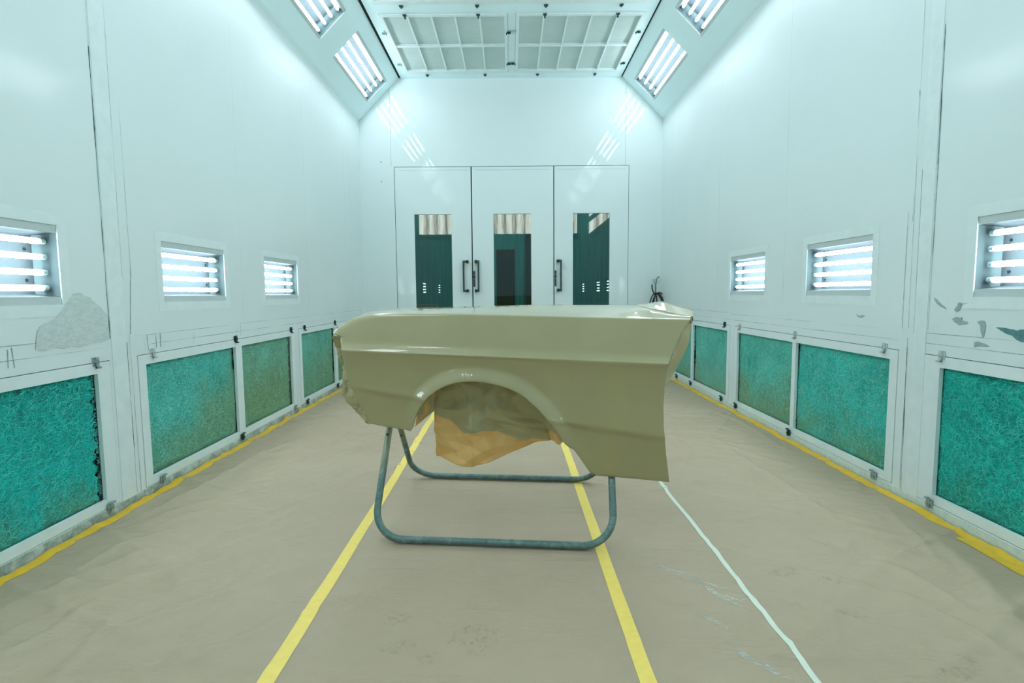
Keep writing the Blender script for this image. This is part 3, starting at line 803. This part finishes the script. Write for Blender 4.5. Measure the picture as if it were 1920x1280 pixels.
MB().tube(arc(-.02, -.13, .10, .215, 175, -185, -.03, 40), .009, 8).build('hose_loop', M_cable, hs, True)
MB().tube(arc(.0, -.2, .07, .27, 180, -180, -.02, 40), .009, 8).build('hose_loop', M_cable, hs, True)
MB().tube([(.0, -.02, .09), (.03, -.02, .05), (.06, -.02, 0), (.07, 0, -.12)], .02, 8).build('hose_bundle', M_cable, hs, True)
MB().tube([(-.03, -.02, .09), (-.03, -.02, .2), (-.005, .0, .285), (.03, .03, .305)], .0085, 8).build('hose_tail', simple('worn_hose', (96, 112, 108), .5), hs, True)

# ------------------------------------------------------------------ floor paper and tapes
CREASES = [([(-1.799, 1.833), (-1.725, 2.053), (-1.653, 2.164), (-1.548, 2.319)], .009, .022), ([(-1.766, 2.095), (-1.747, 2.211), (-1.715, 2.357), (-1.592, 2.521)], .007, .02),
 ([(-1.31, 1.40), (-1.345, 1.604), (-1.352, 1.701), (-1.40, 1.85)], .008, .02), ([(-1.65, 1.45), (-1.518, 1.742), (-1.531, 1.889)], .007, .022), ([(-1.5, 2.10), (-1.33, 2.349), (-1.184, 2.552), (-1.1, 2.75)], .006, .022),
 ([(-1.80, 2.65), (-1.548, 2.932), (-1.285, 3.007), (-1.05, 3.2)], .008, .022), ([(1.50, 3.9), (1.566, 2.83), (1.548, 2.382)], .008, .026), ([(1.93, 2.80), (1.777, 2.315), (1.684, 2.018)], .010, .024),
 ([(1.90, 2.50), (1.756, 1.972), (1.60, 1.60)], .016, .045), ([(1.22, 2.40), (1.416, 2.172), (1.531, 2.037), (1.56, 1.864), (1.552, 1.717)], .007, .022), ([(1.40, 1.90), (1.48, 1.696), (1.492, 1.45)], .007, .02),
 ([(1.815, 5.2), (1.93, 4.554), (1.90, 3.624)], .009, .025), ([(1.442, 4.1), (1.597, 3.64), (1.80, 3.25)], .009, .025), ([(-1.90, 2.471), (-1.80, 2.94), (-1.74, 3.745), (-1.60, 4.166)], .009, .025),
 ([(-1.2, 3.6), (-1.0, 4.0), (-.95, 4.6)], .006, .025), ([(1.0, 3.2), (1.2, 3.6), (1.25, 4.3)], .006, .025), ([(.95, 2.5), (1.1, 2.75), (1.3, 2.9)], .005, .02), ([(-1.5, 5.0), (-1.3, 4.5), (-1.32, 3.8)], .007, .025),
 ([(-1.0, 1.5), (-1.1, 1.9), (-1.05, 2.3)], .004, .02), ([(-.4, 2.0), (-.2, 2.1), (.1, 2.02)], .003, .025), ([(1.75, 1.9), (1.9, 1.7), (1.93, 1.5)], .008, .03)]
def crease_h(x, y):
    h = 0.0
    for pts, amp, wd in CREASES:
        if x < min(p[0] for p in pts)-3*wd or x > max(p[0] for p in pts)+3*wd or y < min(p[1] for p in pts)-3*wd or y > max(p[1] for p in pts)+3*wd: continue
        best = 9; tt = 0
        for i in range(len(pts)-1):
            ax, ay = pts[i]; bx, by = pts[i+1]; L2 = (bx-ax)**2+(by-ay)**2
            t = max(0, min(1, ((x-ax)*(bx-ax)+(y-ay)*(by-ay))/L2)); d = math.hypot(x-ax-t*(bx-ax), y-ay-t*(by-ay))
            if d < best: best = d; tt = (i+t)/(len(pts)-1)
        e = math.sin(PI*min(1, max(0, tt*.9+.05)))**.7
        h += amp*e*math.exp(-(best/wd)**2)
    return h
def wr_h(x, y):
    """gentle wrinkles of the paper, metres"""
    h = 0.0
    for (an, fx, fy, amp, sd) in ((0.55, .55, 3.2, .0045, 1.0), (-0.5, .5, 3.4, .0035, 7.0), (1.1, .8, 4.5, .0022, 13.0), (2.4, 1.1, 5.5, .0016, 21.0)):
        ca, sa = math.cos(an), math.sin(an)
        u, v = x*ca+y*sa, -x*sa+y*ca
        q = noise.noise(Vector((u*fx, v*fy, sd)))
        h += amp*(1-min(1, abs(q)*5))**2
    q = noise.noise(Vector((x*.9, y*.9, 4)))
    edge = min(1.0, (abs(x-.03))/1.2)
    k = 1.0
    if abs(x+.08) < .85 and 1.95 < y < 3.45: k = max(.08, min(1, max((abs(x+.08)-.65)/.2, (2.12-y)/.15, (y-3.28)/.15)))
    return k*(2.0*h*(0.35+1.4*edge)*(0.7+q*.5)+1.3*crease_h(x, y))
def grid_strip(name, x0, x1, y0, y1, mat, dz, nx, ny, wob=None, parent=None, thick=0.0):
    V = []; F = []
    for j in range(ny+1):
        for i in range(nx+1):
            x = x0+(x1-x0)*i/nx; y = y0+(y1-y0)*j/ny
            if wob: x += wob(y, i/nx)
            V.append((x, y, max(0, wr_h(x, y))+dz))
    for j in range(ny):
        for i in range(nx):
            a = j*(nx+1)+i; F.append((a, a+1, a+nx+2, a+nx+1))
    return mesh_obj(name, V, F, mat, parent, True)
papers = [(XL+.012, -.70, 'brown masking paper strip along the left wall, left of the left yellow tape'),
          (-.70, .385, 'brown masking paper strip under the trestle, between the two yellow tapes'),
          (.385, .86, 'narrow brown masking paper strip with pale scuffs between yellow and white tape'),
          (.86, XR-.012, 'brown masking paper strip along the right wall, right of the white tape')]
pobj = []
for a, b, lb in papers:
    o = grid_strip('floor_paper', a, b, -1.0, YF-.01, M_paper, 0.0, max(30, int((b-a)/.012)), 720)
    tag(o, lb, 'floor paper', 'brown masking paper strips covering the floor'); pobj.append(o)
def wobf(s, amp=.003): return lambda y, t: amp*noise.noise(Vector((y*1.3, s, 0)))
tag(grid_strip('yellow_tape', -.731, -.681, -1.0, YF-.01, M_yseam, .0012, 2, 480, wobf(1)), 'long yellow floor tape left of the trestle centre line', 'tape', 'yellow tapes along the floor seams')
tag(grid_strip('yellow_tape', .356, .404, -1.0, YF-.01, M_yseam, .0012, 2, 480, wobf(2)), 'long yellow floor tape right of centre, passing under the trestle corner', 'tape', 'yellow tapes along the floor seams')
tag(grid_strip('white_tape', .846, .866, -1.0, YF-.01, M_wtape, .0012, 2, 480, wobf(3, .001)), 'thin white floor tape right of the trestle', 'tape')
def edge_tape(X, sgn, w0, lb):
    n = 400; V = []; F = []
    for j in range(n+1):
        y = -1.0+(YF-.02+1.0)*j/n
        wv = w0+.003*noise.noise(Vector((y*2.0, X, 0)))+.003*noise.noise(Vector((y*7, X, 0)))
        xi = X-sgn*wv; xb = X-sgn*(.0135+.002*noise.noise(Vector((y*3, X, 8))))
        xm = (xi+xb)/2; xq = xb*.75+xi*.25
        V += [(xi, y, wr_h(xi, y)+.0013), (xm, y, wr_h(xm, y)+.0035), (xq, y, wr_h(xq, y)+.0045), (xb, y, wr_h(xb, y)+.0025)]
        if j:
            b = 4*j
            for k_ in range(3): F.append((b-4+k_, b-4+k_+1, b+k_+1, b+k_))
    return tag(mesh_obj('edge_tape', V, F, M_yedge, None, True), lb, 'tape', 'mustard tapes sealing the floor paper to the walls')
edge_tape(XL, -1, .070, 'mustard yellow tape sealing the floor paper to the left wall')
edge_tape(XR, 1, .072, 'mustard yellow tape sealing the floor paper to the right wall')
# short overlapping length of tape, near right
V = []; F = []
for j in range(31):
    y = 2.32-1.2*j/30; e = .016*(noise.noise(Vector((y*30, 0, 0)))) if j == 0 else 0
    xa = XR-.118+.012*j/30; xb = XR-.062
    for k_ in range(3):
        x = xa+(xb-xa)*k_/2; V.append((x, y+(.03 if (j == 0 and k_ == 1) else 0), wr_h(x, y)+.0022))
    if j:
        b = 3*j
        F += [(b-3, b, b+1, b-2), (b-2, b+1, b+2, b-1)]
tag(mesh_obj('tape_offcut', V, F, M_yedge, None, True), 'second layer of mustard tape overlapping beside the near right filter', 'tape')
# pale scuff marks on the narrow strip
def scuff(pts, w_):
    V = []; F = []
    for i, (x, y) in enumerate(pts):
        x1, y1 = pts[min(i+1, len(pts)-1)]; x0, y0 = pts[max(i-1, 0)]
        L = math.hypot(x1-x0, y1-y0); nx_, ny_ = -(y1-y0)/L, (x1-x0)/L
        ww = w_*math.sin(PI*(i+.3)/(len(pts)-.4))
        for s_ in (-1, 1):
            X_, Y_ = x+nx_*ww*s_, y+ny_*ww*s_; V.append((X_, Y_, wr_h(X_, Y_)+.0016))
        if i: F.append((2*i, 2*i+1, 2*i-1, 2*i-2))
    mesh_obj('scuff_mark', V, F, M_scuff, pobj[2], True)
def curve(a, b, bend, n=14):
    ax, ay = a; bx, by = b
    return [(ax+(bx-ax)*t+bend*(by-ay)*math.sin(PI*t), ay+(by-ay)*t-bend*(bx-ax)*math.sin(PI*t)) for t in [i/n for i in range(n+1)]]
scuff(curve((.60, 2.10), (.83, 1.90), .05), .012); scuff(curve((.69, 2.03), (.82, 1.80), .08), .010)
scuff(curve((.62, 1.78), (.70, 1.68), -.1), .010); scuff(curve((.76, 1.90), (.835, 1.87), .25), .008)
scuff(curve((.66, 1.62), (.80, 1.45), .05), .012); scuff(curve((.56, 2.16), (.72, 2.02), .05), .008)
# shoe smudges on the centre strip
M_smudge = NT('shoe_smudge'); 
_f = M_smudge.noise(M_smudge.coord(), 55, 5, .7); _r = M_smudge.ramp(_f, [(.50, (0, 0, 0)), (.68, (.22, .22, .22))])
M_smudge.p.inputs['Base Color'].default_value = lin((104, 100, 86)); M_smudge.l(_r.outputs[0], M_smudge.p.inputs['Alpha']); M_smudge.set(Roughness=.8)
def smudge(cx, cy, rx, ry, an, par):
    V = [(cx, cy, wr_h(cx, cy)+.0009)]; F = []
    for i in range(20):
        a = 2*PI*i/20; x = rx*math.cos(a); y = ry*math.sin(a)
        X_, Y_ = cx+x*math.cos(an)-y*math.sin(an), cy+x*math.sin(an)+y*math.cos(an)
        V.append((X_, Y_, wr_h(X_, Y_)+.0009)); F.append((0, 1+i, 1+(i+1) % 20))
    mesh_obj('smudge', V, F, M_smudge.m, pobj[par], True)
for s_ in ((-.13, 1.68, .09, .05, .4, 1), (-.39, 1.77, .05, .03, .6, 1), (-.36, 1.62, .06, .03, .1, 1), (-.26, 1.57, .04, .03, -.6, 1), (-.1, 1.62, .06, .04, .9, 1),
           (1.05, 2.05, .06, .04, .3, 3), (1.2, 1.98, .05, .03, .2, 3), (1.15, 1.76, .06, .03, .2, 3), (1.3, 1.5, .08, .04, .5, 3)): smudge(*s_)

# ------------------------------------------------------------------ trestle stand: two tube hoops that cross
st = thing('trestle_stand', (-.09, 2.72, 0), 'grey galvanised tube trestle of two crossed hoops carrying the car fender', 'trestle')
def hoop(p0, yaw, tilt, umin, umax, wtop, r=.0158, cr_=.135):
    ub = Vector((math.cos(yaw), math.sin(yaw), 0)); bk = Vector((-math.sin(yaw), math.cos(yaw), 0))
    wv = bk*math.sin(tilt)+Vector((0, 0, 1))*math.cos(tilt); p0 = Vector(p0)
    P = []
    def q(u, w_): P.append(p0+ub*u+wv*w_)
    for t in [i/10 for i in range(11)]: q(umin, wtop-(wtop-cr_)*t)
    for i in range(1, 13):
        a = PI+PI/2*i/12; q(umin+cr_+cr_*math.cos(a), cr_+cr_*math.sin(a))
    for i in range(1, 20): q(umin+cr_+(umax-umin-2*cr_)*i/20, 0)
    for i in range(13):
        a = -PI/2+PI/2*i/12; q(umax-cr_+cr_*math.cos(a), cr_+cr_*math.sin(a))
    for t in [i/10 for i in range(1, 11)]: q(umax, cr_+(wtop-cr_)*t)
    return P, p0, ub, wv
org = Vector(st.location)-Vector((0, 0, .0025))
def build_hoop(args, nm='tube_hoop'):
    P, p0, ub, wv = hoop(*args)
    o = MB().tube([p-org for p in P], .0158, 16).build(nm, M_stand, st, True)
    return P, ub, wv, o
a1 = build_hoop(((-.487, 2.339, .0165), math.radians(-5.63), math.radians(32), -.135, .925, 1.02))
a2 = build_hoop(((-.463, 3.191, .0165), math.radians(-6.0), math.radians(-34), -.128, .965, 1.17))
for (P, ub, wv, o) in (a1, a2):      # top bars
    MB().tube([P[0]-org, P[-1]-org], .0158, 14).build('top_bar', M_stand, o, True)
for P, ub, wv, o, fr in ((*a1, .62), (*a2, .77)):    # pivot bolts and small bolts on the left leg
    n_ = ub.cross(wv)
    c_ = P[0]+(P[10]-P[0])*fr
    s_ = -1 if n_.y > 0 else 1
    MB().tube([c_-org+n_*s_*.012, c_-org+n_*s_*.020], .006, 8).build('bolt', M_screw, o, True)

# ------------------------------------------------------------------ car fender
FO = Vector((-.75, 2.43, 0)); FTH = math.radians(-7.0)
fe = thing('car_fender', tuple(FO), 'freshly painted olive beige front fender of a car, resting on the trestle', 'car fender', rotz=FTH)
def ip(x, xs, ys):
    if x <= xs[0]: return ys[0]
    if x >= xs[-1]: return ys[-1]
    for i in range(len(xs)-1):
        if x <= xs[i+1]:
            t = (x-xs[i])/(xs[i+1]-xs[i]) if xs[i+1] > xs[i] else 0
            return ys[i]+(ys[i+1]-ys[i])*t
def tab(L): return [p[0] for p in L], [p[1] for p in L]
blz = lambda u: .852-.0369*u
xLt = sorted([(w_, u) for u, w_ in [(-.071, .071), (-.024, .057), (-.007, -.001), (-.007, -.083), (.012, -.174), (.029, -.219), (.065, -.292), (.091, -.346)]])
xRt = sorted([(w_, u) for u, w_ in [(1.514, .189), (1.484, .15), (1.458, .094), (1.436, .045), (1.414, -.001), (1.406, -.088), (1.403, -.182), (1.405, -.276), (1.421, -.397), (1.441, -.531)]])
Tt = [(-.071, .071), (-.041, .103), (-.005, .128), (.041, .151), (.097, .164), (.17, .17), (.366, .176), (.728, .18), (1.078, .182), (1.306, .185), (1.514, .189)]
Bt = [(.091, -.346), (.161, -.357), (.236, -.363), (.281, -.366), (.295, -.349), (.301, -.334), (.315, -.29), (.342, -.244), (.376, -.2), (.414, -.167), (.464, -.137), (.518, -.12), (.578, -.112), (.637, -.114), (.696, -.123), (.755, -.14), (.808, -.168), (.854, -.207), (.899, -.252), (.94, -.303), (.968, -.346), (.982, -.375), (1.005, -.394), (1.024, -.403), (1.057, -.453), (1.093, -.51), (1.123, -.526), (1.198, -.526), (1.315, -.528), (1.441, -.531)]
ARCH = [p for p in Bt if .29 < p[0] < 1.10]
XLs, XRs = tab(xLt), tab(xRt)
def xl(w_): return ip(w_, *XLs)
def xr(w_): return ip(w_, *XRs)
def s_of(u, w_): return (u-xl(w_))/(xr(w_)-xl(w_))
def smooth_tab(L, it=2):
    for _ in range(it):     # Chaikin style resample for soft curves
        N = [L[0]]
        for a, b in zip(L[:-1], L[1:]):
            N += [(a[0]*.75+b[0]*.25, a[1]*.75+b[1]*.25), (a[0]*.25+b[0]*.75, a[1]*.25+b[1]*.75)]
        N.append(L[-1]); L = N
    return L
Bs = smooth_tab(Bt[3:24], 2); Bt2 = Bt[:3]+Bs+Bt[24:]
Tt2 = smooth_tab(Tt, 2)
BS = sorted((max(0, min(1, s_of(u, w_))), w_) for u, w_ in Bt2); TS = sorted((max(0, min(1, s_of(u, w_))), w_) for u, w_ in Tt2)
BSx, TSx = tab(BS), tab(TS)
ARCH2 = [p for p in Bt2 if .29 < p[0] < 1.08]
def prof(u, w_, T_):
    char = -.168-.112*u
    if w_ >= 0:
        lo = ip(w_, [0, .003, .024, .032, .045, .065, .10, .2], [0, .003, .016, .020, .0235, .028, .037, .064])
        d = T_-w_; R0 = ip(u, [0, .15, .5], [.040, .020, .006])
        hi = 0
        if d < R0: hi = R0*(1-math.sqrt(max(0, 1-(1-d/R0)**2)))*.9
        return lo+hi if w_ > .035 else lo
    v = ip(-w_, [0, .002, .012, .04, .08, .16], [0, .001, .008, .017, .026, .036])
    if w_ < char: v += .010*min(1, (char-w_)/.02)+(char-w_)*.20
    return v
def flare(u, w_):
    d = min(math.hypot(u-a, w_-b) for a, b in ARCH2)
    f = 1-min(1, d/.068); f = f*f*(3-2*f)
    g = ip(u, [.25, .33, .95, 1.10], [.4, 1, 1, 0])
    return -.028*f*g
BK = [(0, (-.055, .10, .925)), (.03, (-.02, .17, .975)), (.06, (.02, .22, 1.005)), (.085, (.06, .27, 1.02)), (.13, (.121, .36, 1.028)), (.23, (.282, .38, 1.032)), (.4, (.555, .38, 1.037)), (.57, (.822, .38, 1.043)), (.80, (1.19, .365, 1.041)), (.87, (1.30, .31, 1.040)), (.905, (1.353, .2, 1.027)), (.945, (1.426, .14, 1.009)), (.975, (1.489, .11, .998)), (1, (1.525, .10, .993))]
def bk(s): return tuple(ip(s, [b[0] for b in BK], [b[1][k_] for b in BK]) for k_ in range(3))
NC = 300
ss = [i/NC for i in range(NC+1)]
NLo, NUp, NTop = 44, 20, 14
cols = []
for s in ss:
    b = ip(s, *BSx); t = ip(s, *TSx); c = []
    ws = [b+(0-b)*(i/NLo)**1.0 for i in range(NLo)] + [0, .003, .013, .024, .032] + [.032+(t-.032)*(1-(1-i/NUp)**2.0) for i in range(1, NUp+1)]
    first_ = None
    for w_ in ws:
        u = xl(w_)+s*(xr(w_)-xl(w_)); v = prof(u, w_, t)+flare(u, w_)
        c.append(Vector((u, v, blz(u)+w_)))
    B0 = c[0]; c = [B0+Vector((0, .026, .004)), B0+Vector((0, .003, -.001))]+c
    E = c[-1]; Bk = Vector(bk(s))
    for i in range(1, NTop+1):
        q = i/NTop; p = E.lerp(Bk, q); p.z += .006*math.sin(PI*q); c.append(p)
    c.append(Bk+Vector((0, .004, -.012))); c.append(Bk+Vector((0, .004, -.03)))
    cols.append(c)
# return flange at the door edge
last = cols[-1]; cols.append([p+Vector((-.001, .004, 0)) for p in last]); cols.append([p+Vector((-.003, .022, 0)) for p in last])
V = []; F = []; nr = len(cols[0])
for c in cols: V += c
for i in range(len(cols)-1):
    for j in range(nr-1):
        a = i*nr+j; F.append((a, a+nr, a+nr+1, a+1))
skin = mesh_obj('outer_panel', V, F, M_fender, fe, True)
so = skin.modifiers.new('thickness', 'SOLIDIFY'); so.thickness = .0016; so.offset = -1
# cowl lip rising at the door end
vl = [(1.30, .31, 1.039), (1.353, .2, 1.0265), (1.426, .14, 1.0085), (1.489, .11, .9965), (1.530, .098, .991)]
tp = [(1.31, .335, 1.041), (1.36, .322, 1.046), (1.426, .30, 1.056), (1.49, .25, 1.036), (1.556, .20, 1.016)]
def densify(L, n):
    out = []
    for i in range(n+1):
        t = i/n*(len(L)-1); k_ = min(int(t), len(L)-2); f = t-k_
        out.append(tuple(L[k_][c]+(L[k_+1][c]-L[k_][c])*f for c in range(len(L[0]))))
    return out
def tri(a): a = a % 1.0; return abs(a-.5)*2
def loft(rows, name, mat, parent, nu, nv, amp=0.0, fold=0.0, seed=0, thick=0.0, freq=12, over=None, smooth=True):
    """rows: list of polylines; lofted linearly with crumple along V"""
    R_ = [densify(r, nu) for r in rows]; V = []; F = []; O = []
    for j in range(nv+1):
        t = j/nv*(len(R_)-1); k_ = min(int(t), len(R_)-2); f = t-k_
        for i in range(nu+1):
            p = Vector(R_[k_][i]).lerp(Vector(R_[k_+1][i]), f)
            if amp:
                a = 1-abs(noise.noise(Vector((p.x*freq+seed, p.y*freq, p.z*freq))))*3
                b = 1-abs(noise.noise(Vector((p.x*freq*2.3+seed, p.y*freq*2, p.z*freq*2.3))))*3
                p = p+Vector((amp*.35*b, amp*(a+.5*b), amp*.25*a))
            if fold:
                n_ = noise.noise(Vector((p.x*4, p.z*4, seed)))
                p = p+Vector((0, fold*(tri(p.x*5.3+p.z*3.1+n_)+.7*tri(p.x*3.7-p.z*7.3+1.3*n_)+.4*tri(p.z*13+p.x*4+2*n_)-1.05), 0))
            V.append(p); O.append(over(p) if over else 1.0)
    for j in range(nv):
        for i in range(nu):
            a = j*(nu+1)+i; F.append((a, a+1, a+nu+2, a+nu+1))
    o = mesh_obj(name, V, F, mat, parent, smooth)
    at = o.data.attributes.new('overspray', 'FLOAT', 'POINT'); at.data.foreach_set('value', O)
    if thick:
        m_ = o.modifiers.new('thickness', 'SOLIDIFY'); m_.thickness = thick; m_.offset = 0
    return o
loft([vl, tp], 'cowl_flange', M_fender, fe, 24, 6, thick=.0016)
# inner apron hanging below the hood edge
ia_t = [(.14, .372, 1.012), (.5, .372, 1.018), (.85, .372, 1.022), (1.18, .36, 1.02)]
ia_m = [(.14, .35, .84), (.5, .35, .86), (.85, .35, .86), (1.18, .345, .82)]
ia_b = [(.22, .34, .72), (.5, .33, .78), (.85, .33, .76), (1.10, .335, .66)]
loft([ia_t, ia_m, ia_b], 'inner_apron', M_fender, fe, 30, 14, thick=.0016)

# masking papers (things of their own, taped to the fender)
def paper_thing(name, label):
    o = thing(name, tuple(FO), label, 'masking paper', rotz=FTH); return o
def arch_over(p):
    zt = ip(p.x, [.36, .40, .46, .52, .555, .60, .66, .72, .78, .85, .92], [.54, .52, .49, .455, .462, .47, .462, .43, .40, .405, .40])
    return max(0, min(1, .5+(p.z-zt)/.03))
mp1 = paper_thing('masking_paper', 'brown kraft masking paper hanging inside the wheel arch, half covered in overspray')
loft([[(.37, .16, .765), (.447, .14, .80), (.561, .13, .80), (.67, .14, .80), (.778, .16, .775), (.874, .18, .70)],
      [(.366, .165, .60), (.455, .15, .58), (.556, .13, .58), (.66, .15, .60), (.79, .18, .60), (.88, .19, .58)],
      [(.365, .165, .52), (.456, .155, .475), (.555, .105, .46), (.65, .16, .48), (.797, .19, .50), (.89, .20, .50)],
      [(.363, .2, .32), (.454, .17, .303), (.552, .13, .288), (.658, .18, .319), (.85, .24, .392), (.916, .25, .403)]],
     'kraft_sheet', M_kraft, mp1, 130, 110, amp=.003, fold=.028, seed=2, freq=6, over=arch_over, thick=.0006)
loft([[(.80, .20, .70), (.865, .14, .665), (.93, .085, .585)], [(.86, .21, .55), (.91, .14, .53), (.965, .085, .50)], [(.905, .225, .409), (.948, .15, .409), (1.0, .075, .452)]],
     'folded_corner', M_kraft, mp1, 40, 40, amp=.014, fold=.02, seed=9, freq=9, over=lambda p: ip(p.z, [.41, .44, .47, .6], [.0, .3, .75, 1]), thick=.0006)
loft([[(.335, .045, .66), (.352, .12, .69), (.392, .20, .72)], [(.306, .05, .498), (.330, .12, .520), (.366, .19, .549)]],
     'side_fold', M_kraft, mp1, 20, 20, amp=.004, seed=4, over=lambda p: .55, thick=.0006)
mp2 = paper_thing('masking_paper', 'tan masking paper folded behind the door edge of the fender')
loft([[(1.500, .085, .972), (1.462, .06, .891), (1.426, .035, .808), (1.408, .045, .757), (1.404, .055, .691)],
      [(1.515, .10, .975), (1.50, .11, .886), (1.475, .12, .82), (1.447, .13, .752), (1.412, .08, .693)],
      [(1.530, .115, .980), (1.527, .16, .881), (1.518, .18, .839), (1.482, .2, .752), (1.425, .1, .695)]],
     'kraft_sheet', M_kraft, mp2, 50, 24, amp=.004, fold=.012, seed=5, over=lambda p: 1, thick=.0006)
mp3 = paper_thing('masking_paper', 'crumpled painted over masking paper covering the headlight end of the fender')
loft([[(-.02, .055, .912), (-.004, .045, .862), (.0, .05, .778), (.018, .06, .69), (.036, .06, .636), (.068, .08, .563), (.096, .09, .50)],
      [(-.052, .075, .908), (-.035, .09, .856), (-.02, .10, .772), (-.012, .11, .69), (-.018, .11, .628), (.03, .12, .553), (.078, .10, .496)],
      [(-.073, .045, .912), (-.094, .12, .851), (-.072, .14, .765), (-.068, .14, .689), (-.080, .15, .62), (-.020, .15, .546), (.062, .11, .49)]],
     'kraft_sheet', M_kraft, mp3, 130, 40, amp=.006, fold=.016, seed=8, freq=22, over=lambda p: .9, thick=.0006)
